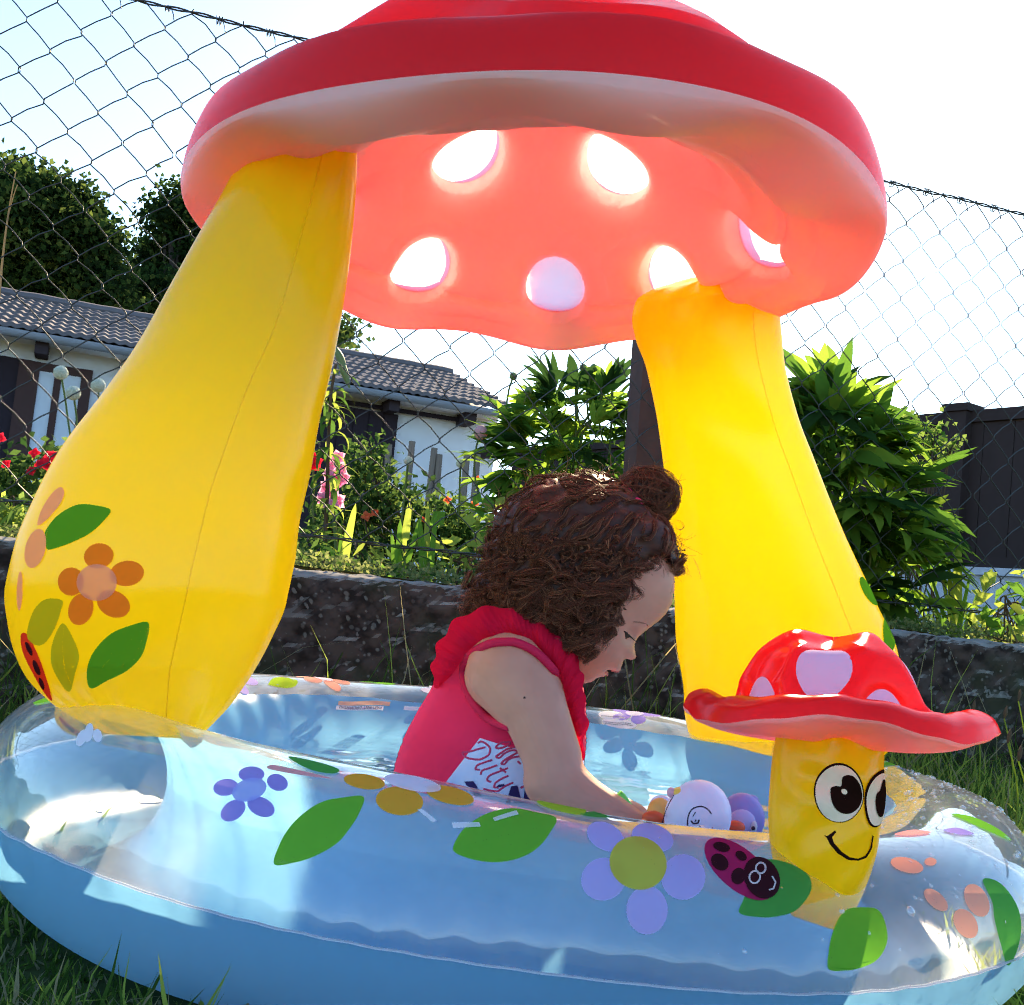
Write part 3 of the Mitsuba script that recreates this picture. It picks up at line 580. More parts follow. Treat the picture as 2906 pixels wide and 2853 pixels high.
# ---------------------------------------------------------------- the toddler
from scipy.sparse import coo_matrix
from scipy.sparse.linalg import spsolve
def close_rim(P, tri):
    """Which points lie on the rim of the triangles; triangles that hang on by a corner are dropped."""
    while True:
        es = np.sort(np.vstack([tri[:, [0, 1]], tri[:, [1, 2]], tri[:, [2, 0]]]), axis=1)
        u, c = np.unique(es, axis=0, return_counts=True); b = u[c == 1]
        deg = np.bincount(b.ravel(), minlength=len(P)); bad = np.nonzero(deg > 2)[0]
        if not len(bad): return deg > 0, tri
        hit = np.isin(tri, bad).any(1) & (np.isin(tri, np.nonzero(deg)[0]).sum(1) >= 2)
        tri = tri[~hit]
def inflate(poly, Y, depth, step=5.0, edge=9.0, power=.5, back=1.0):
    """A rounded body whose side view is the outline (photo pixels) in the upright plane at distance Y: half width from Poisson's equation, so that a
    disc gives a ball. depth scales the width."""
    pg = sg.Polygon(poly).buffer(0)
    if hasattr(pg, 'geoms'): pg = max(pg.geoms, key=lambda g: g.area)
    x0, y0, x1, y1 = pg.bounds; nx, ny = int((x1 - x0) / step) + 3, int((y1 - y0) / step) + 3
    gx, gy = x0 - step + np.arange(nx) * step, y0 - step + np.arange(ny) * step
    GX, GY = np.meshgrid(gx, gy, indexing='ij'); ins = shapely.contains_xy(pg, GX, GY)
    idx = -np.ones(GX.shape, int); idx[ins] = np.arange(ins.sum()); n = ins.sum()
    I, J = np.nonzero(ins); rows, cols, vals = [idx[I, J]], [idx[I, J]], [np.full(n, 4.0)]
    for a, b in ((1, 0), (-1, 0), (0, 1), (0, -1)):
        k = idx[I + a, J + b]; m = k >= 0
        rows.append(idx[I, J][m]); cols.append(k[m]); vals.append(np.full(m.sum(), -1.0))
    A = coo_matrix((np.concatenate(vals), (np.concatenate(rows), np.concatenate(cols))), shape=(n, n)).tocsr()
    h = np.zeros(GX.shape); h[ins] = spsolve(A, np.full(n, 4.0 * step * step))
    from scipy.interpolate import RegularGridInterpolator
    H = RegularGridInterpolator((gx, gy), h, bounds_error=False, fill_value=0)
    pg = pg.segmentize(edge)
    v, f = trimesh.creation.triangulate_polygon(pg, engine='earcut')
    # inner points on a jittered grid, then Delaunay with the outline
    from scipy.spatial import Delaunay
    ext = np.array(pg.exterior.coords)[:-1]
    qx, qy = np.meshgrid(np.arange(x0, x1, edge), np.arange(y0, y1, edge * .87), indexing='ij')
    qx = qx + (np.arange(qx.shape[1]) % 2)[None] * edge / 2
    q = np.stack([qx.ravel(), qy.ravel()], 1); core = pg.buffer(-edge * .62)
    q = q[shapely.contains_xy(core, q[:, 0], q[:, 1])]
    P = np.vstack([ext, q]); tri = Delaunay(P).simplices
    cen = P[tri].mean(1); tri = tri[shapely.contains_xy(pg, cen[:, 0], cen[:, 1])]
    rim, tri = close_rim(P, tri)
    while True:                                          # no inner edge may join two rim points: put a point on it
        es = np.sort(np.vstack([tri[:, [0, 1]], tri[:, [1, 2]], tri[:, [2, 0]]]), axis=1); u, c = np.unique(es, axis=0, return_counts=True)
        ch = u[(c == 2) & rim[u].all(1)]
        if not len(ch): break
        i, j = ch[0]; m = len(P); P = np.vstack([P, P[[i, j]].mean(0)]); rim = np.r_[rim, False]
        hit = (tri == i).any(1) & (tri == j).any(1); k = tri[hit].sum(1) - i - j
        tri = np.vstack([tri[~hit], np.c_[np.full(len(k), i), np.full(len(k), m), k], np.c_[np.full(len(k), m), np.full(len(k), j), k]])
    a = P[tri]; area = (a[:, 1, 0] - a[:, 0, 0]) * (a[:, 2, 1] - a[:, 0, 1]) - (a[:, 1, 1] - a[:, 0, 1]) * (a[:, 2, 0] - a[:, 0, 0])
    tri = np.where((area < 0)[:, None], tri, tri[:, ::-1])
    w = np.maximum(H(P), 0) ** power; w[rim] = 0
    e = np.vstack([tri[:, [0, 1]], tri[:, [1, 2]], tri[:, [2, 0]]]); e = np.vstack([e, e[:, ::-1]])
    deg = np.bincount(e[:, 0], minlength=len(P)); close = shapely.distance(pg.exterior, shapely.points(P)) < 4 * edge
    for _ in range(6):
        avg = np.bincount(e[:, 0], w[e[:, 1]], minlength=len(P)) / np.maximum(deg, 1)
        w = np.where(close, .4 * w + .6 * np.maximum(avg, w * .75), .6 * w + .4 * avg); w[rim] = 0
    px = FOCAL / Y
    w = w / px * depth
    base = np.array([at(u, v_, Y) for u, v_ in P])
    front = base - np.array([0, 1, 0]) * w[:, None]; bk = base + np.array([0, 1, 0]) * w[:, None] * back
    N = len(P); m2 = np.arange(N); inner_ = np.nonzero(~rim)[0]; m2[inner_] = N + np.arange(len(inner_))
    V = np.vstack([front, bk[inner_]])
    F = np.vstack([tri, m2[tri][:, ::-1]])
    me = mesh_of(V, F); me.remove_unreferenced_vertices(); trimesh.repair.fix_winding(me)
    if me.volume < 0: me.invert()
    trimesh.smoothing.filter_taubin(me, lamb=.5, nu=.52, iterations=4)
    return me
def bones(chain, sides=14):
    """Hulls of the balls at the joints: [(p, r), (p, r), ...] one chain."""
    out = m3.Manifold()
    for (p, r), (q, s) in zip(chain[:-1], chain[1:]):
        a = m3.Manifold.sphere(r, sides * 2).translate(tuple(map(float, p))); b = m3.Manifold.sphere(s, sides * 2).translate(tuple(map(float, q)))
        out = out + m3.Manifold.batch_hull([a, b])
    return out
def to_tm(man):
    m = man.to_mesh(); return mesh_of(m.vert_properties[:, :3], m.tri_verts)
def to_man(t):
    return m3.Manifold(m3.Mesh(np.asarray(t.vertices, np.float32), np.asarray(t.faces, np.uint32)))
def g4(p): return np.asarray(p, float) * .3414 + [1050, 1680]        # close-up of the back and arm
def gf(p): return np.asarray(p, float) * .15756 + [1600, 1700]        # close-up of the face
def g9(p): return np.asarray(p, float) * S9
YH, YT = 1.150, 1.165
# --- colours: skin with a faint warm mottling
solid('skin', proc(lambda p, n, uv: mix((.51, .22, .145), (.60, .285, .195), fbm(p.x * 60, p.y * 60, p.z * 60, 3))), .5, .35)
# --- head in profile, face turned down
face = gf([(2010, -330), (1990, -60), (1940, 130), (1850, 270), (1720, 400), (1590, 500), (1470, 590), (1370, 670), (1318, 730), (1290, 790), (1278, 850), (1290, 930), (1308, 1010), (1306, 1060), (1270, 1100),
           (1200, 1108), (1140, 1092), (1090, 1088), (1072, 1130), (1062, 1190), (1040, 1250), (1030, 1300), (985, 1322), (920, 1312), (850, 1298), (795, 1285), (772, 1292), (786, 1320), (790, 1360), (768, 1392), (720, 1410), (640, 1420), (590, 1440), (545, 1475), (480, 1512), (400, 1530), (300, 1530)])
skull = np.vstack([face, g9([(1085, 1300), (1040, 1290), (985, 1270), (955, 1225), (950, 1180), (940, 1120), (945, 1050), (970, 985), (1020, 940), (1090, 922), (1160, 930), (1225, 960), (1262, 1000)])])
head = inflate(skull, YH, .78, step=2.5, edge=4.5)
# broaden the cheek
hp, _ = project(head.vertices)
ck = np.exp(-((hp - gf([820, 900])) ** 2).sum(1) / (2 * 42 ** 2)); sgn = np.sign(head.vertices[:, 1] - YH)
head.vertices[:, 1] += sgn * ck * .006 * np.clip(np.abs(head.vertices[:, 1] - YH) / .02, 0, 1)
def dent(mesh, c, s, d):
    pp, _ = project(mesh.vertices); k = np.exp(-((pp - gf(c)) ** 2).sum(1) / (2 * s * s)); sg_ = np.sign(mesh.vertices[:, 1] - YH)
    mesh.vertices[:, 1] -= sg_ * k * d * np.clip(np.abs(mesh.vertices[:, 1] - YH) / .012, 0, 1)
dent(head, (1230, 640), 13, .006); dent(head, (1180, 760), 10, .003); dent(head, (1075, 1000), 9, .0022); dent(head, (800, 1280), 11, .002)
# --- torso, arms, hands, legs
torso_px = np.vstack([g4([(900, 330), (760, 430), (660, 560), (590, 700), (520, 850), (430, 990), (345, 1150), (285, 1290), (250, 1400), (222, 1510)]), g9([(745, 1530), (742, 1575), (755, 1615), (800, 1640), (900, 1645), (1000, 1640), (1060, 1610), (1085, 1550), (1098, 1470), (1103, 1400), (1103, 1330), (1095, 1290), (1075, 1255), (1040, 1220), (1000, 1200)])])
torso = inflate(torso_px, YT, .585, step=6, edge=9)
J = lambda u, v, Y: at(*g4((u, v)), Y)
arm = bones([(J(1065, 715, 1.115), .034), (J(1180, 660, 1.092), .0445), (J(1375, 1000, 1.070), .0312), (J(1525, 1400, 1.058), .0275), (J(1525, 1560, 1.055), .0285), (J(1735, 1745, 1.045), .0262), (at(1790, 2352, 1.030), .0180), (at(1826, 2385, 1.026), .0165)])
def hand(w, d, up, side, s=1.0):
    """Palm and five fingers: w wrist, d pointing direction, up back of the hand, side towards the thumb."""
    d, up, side = unit(d), unit(up), unit(side)
    P = lambda a, b, c: w + (d * a + side * b + up * c) * s
    out = m3.Manifold.batch_hull([m3.Manifold.sphere(r * s, 20).translate(tuple(map(float, P(a, b, c)))) for a, b, c, r in ((.0, .006, 0, .0125), (0, -.006, 0, .0125), (.026, .013, .001, .0078), (.026, -.013, 0, .0075), (.014, .014, 0, .009))])
    for b0, ln, sp in ((.0125, .024, .10), (.0045, .027, .02), (-.0040, .025, -.05), (-.0115, .019, -.14)):
        p = [P(.026, b0, 0)]; ang = .25
        for l, r in ((.45, .0050), (.32, .0045), (.23, .0039)):
            p.append(p[-1] + (d * math.cos(ang) - up * math.sin(ang) + side * sp) * ln * l * s); ang += .38
        out = out + bones([(p[0], .0056 * s), (p[1], .0050 * s), (p[2], .0045 * s), (p[3], .0038 * s)], 8)
    out = out + bones([(P(.004, .012, -.002), .0072 * s), (P(.014, .021, -.004), .0060 * s), (P(.025, .023, -.008), .0048 * s)], 8)
    return out
wr = at(1826, 2385, 1.026)
handR = hand(wr, [.85, -.02, -.42], [.35, -.35, .85], [.1, .95, .25])
pel = at(*g9((830, 1585)), 1.165)
armL = bones([(J(1180, 690, 1.20), .040), (J(1330, 900, 1.235), .036), (J(1450, 1480, 1.235), .029), (J(1620, 1700, 1.19), .026), (at(1772, 2318, 1.12), .018), (at(1800, 2330, 1.10), .0165)])
handL = hand(at(1800, 2330, 1.10), [.75, -.45, -.40], [.3, .2, .9], [.3, -.85, .1])
hip = [pel + [.01, -.045, -.005], pel + [.01, .045, -.005]]
legs = m3.Manifold()
for h, s in zip(hip, (-1, 1)):
    kn = h + [.125, s * .035, -.012]; an = kn + [.095, -s * .03, -.022]; kn[2] = max(kn[2], .050); an[2] = .036
    legs = legs + bones([(h, .050), (kn, .041), (kn + [.04, 0, -.004], .037), (an, .024), (an + [.012, 0, -.003], .022)]) + bones([(an, .022), (an + [.03, s * .006, .018], .017), (an + [.04, s * .01, .036], .012)])
neck = bones([(J(1150, 420, YT), .036), (at(*g9((1040, 1185)), YH), .038)])
limbs = arm + armL + legs + neck
limbs = limbs.refine_to_length(.006)
lt = to_tm(limbs); trimesh.smoothing.filter_taubin(lt, lamb=.5, nu=.52, iterations=30)
hands = (handR + handL).refine_to_length(.003); ht = to_tm(hands); trimesh.smoothing.filter_taubin(ht, lamb=.5, nu=.52, iterations=8)
body = to_man(lt) + to_man(ht) + to_man(head) + to_man(torso)
person = put('person', to_tm(body), 'skin', 40, label='curly haired toddler in red and blue swimsuit sitting in the pool, head bent down', cat='person')
# --- swimsuit: a skin of cloth over the torso
suit_px = sg.Polygon(torso_px).buffer(13)
A1, A2 = at(*g4((940, 1120)), YT), at(*g4((560, 1620)), YT)
def suit_col(p, n, uv):
    # pale blue front panel, crimson back and sides; the dividing seam runs slantwise down the flank
    side_ = (p.x - A1[0]) * (A2[2] - A1[2]) - (p.z - A1[2]) * (A2[0] - A1[0])
    front = dr.select((side_ < 0) & (p.z < float(A1[2]) - .003 - (p.x - float(A1[0])) * .18), 1.0, 0.0)
    tint = fbm(p.x * 30, p.y * 30, p.z * 30, 3)
    blue = mix((.40, .52, .78), (.62, .68, .86), smoothstep(.35, .65, fbm(p.x * 14, p.y * 14, p.z * 14, 2)))
    red = mix((.74, .014, .070), (.82, .022, .10), tint)
    return mix(red, blue, front)
solid('swim_cloth', proc(suit_col), .75, .25, sheen=.1)
suit = inflate(np.array((suit_px.geoms[0] if hasattr(suit_px, 'geoms') else suit_px).exterior.coords), YT, .66, step=6, edge=9)
sk = put(person + '__swimsuit', suit, 'swim_cloth', True, label='crimson swimsuit with a pale blue front panel')
thin('red_cloth', (.74, .012, .05), diff=.55, rough=.7)
solid('red_binding', (.58, .012, .06), .75, .25)
# --- armhole binding and ruffle
bodyt = to_tm(body)
everything = cat_([bodyt, suit])
inter = trimesh.ray.ray_triangle.RayMeshIntersector(everything)
suit_ray = trimesh.ray.ray_triangle.RayMeshIntersector(suit)
def on_mesh(pts, it, fallback):
    out = []
    for q in np.atleast_2d(pts):
        d = unit(ray(*q)); loc, _, _ = it.intersects_location([C_], [d], multiple_hits=True)
        if len(loc):
            out.append(loc[np.linalg.norm(loc - C_, axis=1).argmin()])
        else: out.append(at(*q, fallback))
    return np.array(out)
def dense(pts, n): return smooth_curve(np.c_[np.asarray(pts, float), np.zeros(len(pts))], n)[:, :2]
hole = dense(g4([(1165, 1125), (1060, 1095), (960, 1040), (880, 950), (815, 840), (775, 720), (775, 620), (830, 530), (930, 460), (1050, 420), (1170, 415), (1290, 450), (1390, 510), (1480, 600), (1560, 700), (1620, 830), (1660, 960), (1690, 1100)]), 70)
hp3 = on_mesh(hole, inter, 1.10)
hp3[:, 1] = trimesh.util.np.convolve(np.pad(hp3[:, 1], 4, mode='edge'), np.ones(9) / 9, 'valid')
Yarm = hp3[:, 1]
# back to the sight lines so that the band follows the armhole
hp3 = np.array([at(*q, y - .004) for q, y in zip(hole, Yarm)])
put(sk + '__binding', tube(hp3, .0042, 8), 'red_binding', True)
inner = dense(g4([(590, 770), (680, 690), (745, 600), (800, 510), (880, 440), (1000, 390), (1150, 375), (1300, 405), (1420, 490), (1510, 580), (1590, 720), (1640, 880), (1672, 1050), (1722, 1230), (1762, 1380)]), 240)
outer = dense(g4([(560, 800), (512, 690), (535, 520), (610, 360), (760, 200), (960, 130), (1150, 120), (1330, 180), (1490, 290), (1640, 420), (1735, 580), (1775, 740), (1785, 900), (1808, 1100), (1782, 1250), (1768, 1392)]), 240)
yi = np.interp(np.linspace(0, 1, 240), [0, .08, .3, .55, .7, 1], [1.135, 1.105, 1.075, 1.065, 1.075, 1.085])
t = np.linspace(0, 1, 240)
rows = []
for k in np.linspace(0, 1, 12):
    q = inner * (1 - k) + outer * k
    pleat = np.sin(t * 2 * np.pi * 12 + 2.6 * np.sin(t * 9)) * .0058 * k ** .7 + np.sin(t * 2 * np.pi * 47 + 3 * np.sin(t * 13)) * .0010 * np.sin(k * np.pi)
    edge_w = (np.sin(t * 2 * np.pi * 12 + 1.0 + 2.6 * np.sin(t * 9)) * 6 * k)[:, None] * unit(outer - inner)
    y = yi + k * .012 + pleat - .012 * np.sin(k * np.pi) 
    rows.append([at(*(p + e), yy) for p, e, yy in zip(q, edge_w, y)])
put(sk + '__ruffle', grid_mesh(np.array(rows)), 'red_cloth', True, label='bright red frilled shoulder edge')
# --- lettering on the swimsuit, drawn on the cloth
solid('suit_ink', (.52, .05, .13), .8, .2); solid('suit_navy', (.03, .02, .10), .8, .2)
def gs(p): return np.asarray(p, float) * .2063 + [1250, 2050]
def suit_strokes(strokes, r):
    out = []
    for s in strokes:
        q = dense(gs(s), 10 * (len(s) - 1) + 2); P = on_mesh(q, suit_ray, 1.09)
        out.append(tube(P + [0, .0003, 0], r, 6))
    return cat_(out)
put(sk + '__lettering', suit_strokes([
    [(515, 290), (560, 265), (630, 300), (685, 370), (675, 430), (620, 480), (520, 515), (400, 500), (320, 460), (300, 420), (400, 405), (520, 370), (620, 345)],
    [(712, 520), (600, 555), (500, 600), (480, 640), (540, 655)], [(782, 592), (660, 635), (570, 672), (555, 722)],
    [(932, 628), (810, 678), (670, 740), (640, 790), (700, 820)], [(815, 630), (900, 690)],
    [(935, 738), (820, 790), (750, 845), (735, 890), (800, 900)], [(1000, 830), (880, 885), (770, 950), (690, 940), (590, 915)],
    [(1238, 830), (1100, 905)], [(1060, 935), (1040, 950)],
    [(970, 270), (880, 270), (790, 310), (760, 345), (800, 360), (890, 335), (965, 290)],
    [(1035, 345), (930, 365), (830, 425), (765, 475), (800, 492), (880, 430), (990, 385), (1060, 400)],
    [(1095, 400), (980, 460), (870, 530), (835, 570), (870, 580), (930, 520), (1020, 480), (1105, 470)], [(1060, 535), (1100, 572)]], .0011), 'suit_ink', True, label='crimson handwritten lettering')
def suit_poly(polys):
    out = []
    for p in polys:
        g = sg.Polygon(gs(p)).segmentize(4); v, f = trimesh.creation.triangulate_polygon(g, engine='earcut')
        v, f3 = trimesh.remesh.subdivide_to_size(np.c_[v, v[:, 0] * 0], f, 5, max_iter=8)
        P = on_mesh(v[:, :2], suit_ray, 1.09); out.append(mesh_of(P - [0, .0012, 0], f3))
    return cat_(out)
put(sk + '__dark_lettering', suit_poly([[(330, 815), (450, 808), (490, 860), (560, 1010), (470, 1010), (420, 900), (360, 870)], [(770, 885), (800, 855), (870, 848), (885, 870), (820, 890)], [(972, 880), (1060, 868), (1120, 1110), (1020, 1110), (1000, 1010), (950, 1110), (900, 1110)], [(1158, 908), (1272, 880), (1230, 1110), (1140, 1110)], [(60, 832), (170, 842), (230, 900), (200, 960), (120, 960)]]), 'suit_navy', True)
# --- face details
solid('lash', (.03, .012, .01), .6, .2); solid('brow', (.30, .13, .09), .8, .1); solid('lip', (.55, .20, .17), .45, .4)
head_ray = trimesh.ray.ray_triangle.RayMeshIntersector(head)
def face_stroke(pts, r, mat, name, n=14, lift=.0002):
    P = on_mesh(dense(gf(pts), n), head_ray, YH); put(person + '__' + name, tube(P - [0, lift, 0], r, 6), mat, True)
face_stroke([(1085, 580), (1140, 628), (1200, 680), (1260, 735), (1292, 762)], np.array([.0004, .0008, .0011, .0011, .001, .0009, .0008, .0008, .0007, .0006, .0005, .0005, .0004, .0003]), 'lash', 'eyelashes')
P = on_mesh(gf([(1098, 600), (1150, 640), (1195, 688), (1160, 700), (1118, 730), (1105, 670)]), head_ray, YH)
put(person + '__eye', mesh_of(np.vstack([P - [0, .0006, 0], P.mean(0) - [0, .0016, 0]]), [[i, (i + 1) % 6, 6] for i in range(6)]), 'lash', True)
put(person + '__eyelashes', cat_([tube(smooth_curve([at(*gf(a), YH - .016), at(*gf(b), YH - .017), at(*gf(c), YH - .014)], 6), [.0004, .0004, .0003, .0003, .0002, .0001], 5) for a, b, c in (((1290, 758), (1330, 785), (1370, 795)), ((1270, 740), (1310, 768), (1345, 775)), ((1110, 690), (1115, 715), (1125, 735)))]), 'lash', True)
face_stroke([(1240, 415), (1320, 415), (1400, 430), (1480, 447)], np.r_[.0002, .0005, np.full(10, .0006), .0004, .0002], 'brow', 'eyebrow')
face_stroke([(1490, 455), (1510, 480), (1520, 500)], .0004, 'brow', 'eyebrow', 6)
face_stroke([(745, 1325), (772, 1318), (783, 1345), (770, 1385)], .0012, 'lip', 'lip', 10)
face_stroke([(860, 1296), (930, 1308), (990, 1312)], .0008, 'lip', 'lip', 10)
put(person + '__mole', trimesh.creation.icosphere(2, .0010).apply_translation(on_mesh(g4([(1285, 880)]), inter, 1.05)[0]), 'lash', True)
# ---------------------------------------------------------------- hair: a dark base and many curly strands
hr = np.random.default_rng(11)
hair_px = g9([(958, 962), (985, 938), (1040, 915), (1090, 905), (1150, 908), (1195, 930), (1232, 965), (1262, 1005), (1280, 1040), (1284, 1072), (1262, 1070), (1238, 1055), (1215, 1060), (1195, 1085), (1178, 1115), (1160, 1145), (1146, 1170), (1132, 1195), (1115, 1222), (1098, 1240), (1082, 1222), (1062, 1200), (1040, 1190), (1010, 1185),
               (985, 1190), (958, 1178), (928, 1165), (905, 1160), (890, 1135), (896, 1112), (915, 1095), (928, 1070), (934, 1030), (942, 992)])
hair_px = closed_curve(hair_px, 3)
hb = inflate(hair_px, YH + .006, .8, step=4, edge=7)
# the hair lies over the skull everywhere inside its outline
hpx, _ = project(np.c_[hb.vertices[:, 0], np.full(len(hb.vertices), YH), hb.vertices[:, 2]]); spx, _ = project(np.c_[head.vertices[:, 0], np.full(len(head.vertices), YH), head.vertices[:, 2]])
dd, kk = cKDTree(spx).query(hpx, k=3); hw = np.abs(head.vertices[kk, 1] - YH).mean(1) * (dd[:, 0] < 14)
rim_d = shapely.distance(sg.Polygon(hair_px).exterior, shapely.points(hpx)); mine = np.abs(hb.vertices[:, 1] - YH - .006); sg2 = np.sign(hb.vertices[:, 1] - YH - .006)
hb.vertices[:, 1] = YH + .006 * (mine < 1e-6) + sg2 * np.maximum(mine, hw + .013 * np.clip(rim_d / 30, 0, 1) ** .5)
hb.vertices += ((meshkit.fbm(hb.vertices * 55, 4)[:, None] - .5) * .014 + (meshkit.noise(hb.vertices * 32 + 9)[:, None] - .5) * .011 + .003) * hb.vertex_normals
bun_c = at(*g9((1226, 938)), YH + .005); BUN_R = .026
bb = trimesh.creation.icosphere(4, BUN_R * .8); bb.vertices = bb.vertices * [1.12, .95, 1.0] + (meshkit.fbm(bb.vertices * 70 + 5, 4)[:, None] - .5) * .022 * unit(bb.vertices) + bun_c
bt = bones([(at(*g9((1185, 968)), YH + .005), .024), (bun_c, .018)]); bt = to_tm(bt.refine_to_length(.006))
solid('hair_base', proc(lambda p, n, uv: mix((.024, .009, .006), (.085, .030, .017), fbm(p.x * 120, p.y * 120, p.z * 260, 3))), .55, .3)
scene['hair_dark'] = {'type': 'twosided', 'bsdf': {'type': 'principled', 'base_color': rgb(.115, .040, .022), 'roughness': .5, 'specular': .15}}
scene['hair_light'] = {'type': 'twosided', 'bsdf': {'type': 'principled', 'base_color': rgb(.30, .125, .062), 'roughness': .5, 'specular': .18}}
hair = put(person + '__hair', cat_([hb, bb, bt]), 'hair_base', True, label='dark reddish brown curls gathered in a top bun')
tree_h = cKDTree(hb.vertices); HN = hb.vertex_normals
curl = {'hair_dark': [], 'hair_light': []}
def surf_pull(p, off):
    d, k = tree_h.query(p); n = HN[k]; return hb.vertices[k] + n * off
def strand_set(guide, turns, rad, count, spread, taper=1.0, thick=.00023):
    n = len(guide); t = unit(np.gradient(guide, axis=0)); a = unit(np.cross(t, [0.1, .9, .3])); b = np.cross(t, a)
    s = np.linspace(0, 1, n); ph0 = hr.uniform(0, 6.28); r0 = rad * np.clip(s * 4, .15, 1) 
    for _ in range(count):
        ph = ph0 + hr.normal(0, .22) + s * 2 * np.pi * turns * hr.uniform(.96, 1.04); rr_ = r0 * hr.uniform(.75, 1.2)
        o = hr.normal(0, spread, 3) * np.clip(s * 3 + .3, 0, 1)[:, None]
        P = guide + (np.cos(ph) * rr_)[:, None] * a + (np.sin(ph) * rr_)[:, None] * b + o
        m = int(n * hr.uniform(.75, 1))
        curl['hair_light' if hr.random() < .22 else 'hair_dark'].append(np.c_[P[:m], np.linspace(thick, thick * .45, m) * np.clip(np.arange(m) * .45 + .12, 0, 1)])
vp, _ = project(hb.vertices); vis = np.nonzero((hb.vertices[:, 1] < YH + .03))[0]
def flow(p):
    """Hair is drawn up to the bun on top and falls in curls lower down."""
    to_bun = unit(bun_c - p); down = unit(np.array([-.55, -.05, -.8]))
    f = np.clip((bun_c[2] - .055 - p[2]) / .045, 0, 1)
    return unit(-to_bun * (1 - f) + down * f + (1 - f) * np.array([0, 0, 0]))
for k in hr.choice(vis, 330):
    p = hb.vertices[k]; low = np.clip((bun_c[2] - .05 - p[2]) / .05, 0, 1)
    L = hr.uniform(.045, .085) * (1.0 if low > .3 else 1.1); n = 18; g = [p - HN[k] * .003]
    wander = unit(hr.normal(0, 1, 3)) * .5
    for i in range(n - 1):
        d = unit(flow(g[-1]) + wander * (.25 + .9 * low)); q = g[-1] + d * L / n
        g.append(surf_pull(q, .0015 + .006 * low * hr.uniform(.6, 1.4) * (i / n)))
    g = np.array(g); g[1:-1] = (g[:-2] + g[1:-1] * 2 + g[2:]) / 4
    strand_set(g, hr.uniform(.8, 1.7) if low > .25 else hr.uniform(.3, .8), hr.uniform(.006, .012) if low > .25 else hr.uniform(.002, .0045), 30, .0007)
# bold ringlets lying on the lower hair
for k in hr.choice(vis, 900):
    p = hb.vertices[k]
    if p[2] > bun_c[2] - .055 or HN[k][1] > -.15: continue
    L = hr.uniform(.030, .060); n = 30; d0 = unit(np.array([-.35, -.1, -.85]) + hr.normal(0, .45, 3)); g = [p - HN[k] * .002]; bend = hr.normal(0, 1, 3) * .10
    for i in range(n - 1):
        d0 = unit(d0 + np.cross(d0, bend)); g.append(surf_pull(g[-1] + d0 * L / n, .006))
    g = np.array(g); g[1:-1] = (g[:-2] + g[1:-1] * 2 + g[2:]) / 4
    strand_set(g, L / .024, hr.uniform(.0045, .0085), 7, .0005, thick=.00032)
# loose curls round the outline
for c, d0, cnt in ((g9((905, 1120)), (-1, -.1, -.5), 26), (g9((892, 1145)), (-1, 0, -.1), 26), (g9((935, 1060)), (-1, 0, .1), 14), (g9((945, 985)), (-.9, 0, .5), 14), (g9((1010, 930)), (-.5, 0, .9), 14), (g9((1090, 908)), (-.1, 0, 1), 16), (g9((1150, 912)), (.1, 0, 1), 10),
                   (g9((1270, 1030)), (.4, -.1, -1), 22), (g9((1255, 1010)), (.5, -.2, -.9), 22), (g9((1235, 1040)), (.2, -.3, -1), 20), (g9((1110, 1215)), (.1, -.1, -1), 14), (g9((980, 1175)), (-.4, -.2, -1), 16), (g9((1040, 1185)), (.1, -.3, -1), 14)):
    for _ in range(cnt):
        p = at(*(c + hr.normal(0, 16, 2)), YH + hr.uniform(-.045, .045)); d = unit(np.array(d0) + hr.normal(0, .35, 3)); L = hr.uniform(.015, .038); n = 14
        bend = hr.normal(0, 1, 3); g = [p]
        for i in range(n - 1): d = unit(d + np.cross(d, bend) * .16); g.append(g[-1] + d * L / n)
        strand_set(np.array(g), hr.uniform(.3, 1.0), hr.uniform(.001, .0035), int(hr.integers(1, 4)), .0006, thick=.00022)
# bun
for _ in range(170):
    ax = unit(hr.normal(0, 1, 3)); e1 = unit(np.cross(ax, [.2, .4, .8])); e2 = np.cross(ax, e1); a0 = hr.uniform(0, 6.28); n = 18; s = np.linspace(0, hr.uniform(1.5, 4), n)
    R_b = BUN_R * hr.uniform(.85, 1.18)
    g = bun_c + (np.cos(a0 + s)[:, None] * e1 + np.sin(a0 + s)[:, None] * e2) * [1.12, .95, 1.0] * R_b + ax * hr.uniform(-.5, .5) * BUN_R
    strand_set(g, hr.uniform(.2, .8), .0015, 7, .0009)
for _ in range(60):
    d = unit(hr.normal(0, 1, 3) + [.4, 0, .3]); g = [bun_c + d * BUN_R * .9]; bend = hr.normal(0, 1, 3)
    for i in range(13): d = unit(d + np.cross(d, bend) * .22); g.append(g[-1] + d * hr.uniform(.0012, .0028))
    strand_set(np.array(g), .4, .001, 2, .0006, thick=.0002)
# flyaway hairs all round the outline
oc = np.array(sg.Polygon(hair_px).exterior.segmentize(6).coords); cen = oc.mean(0)
for q in oc[hr.integers(0, len(oc), 420)]:
    o = unit(q - cen); 
    if q[0] > 1790 and q[1] > 1640: continue
    p = at(*(q - o * 14), YH + hr.uniform(-.03, .04)); d = unit(np.array([o[0], 0, -o[1]]) + hr.normal(0, .75, 3)); g = [p]; bend = hr.normal(0, 1, 3); L = hr.uniform(.016, .038)
    for i in range(13): d = unit(d + np.cross(d, bend) * .17); g.append(g[-1] + d * L / 13)
    curl['hair_light'].append(np.c_[np.array(g), np.linspace(.00022, .0001, 14)])
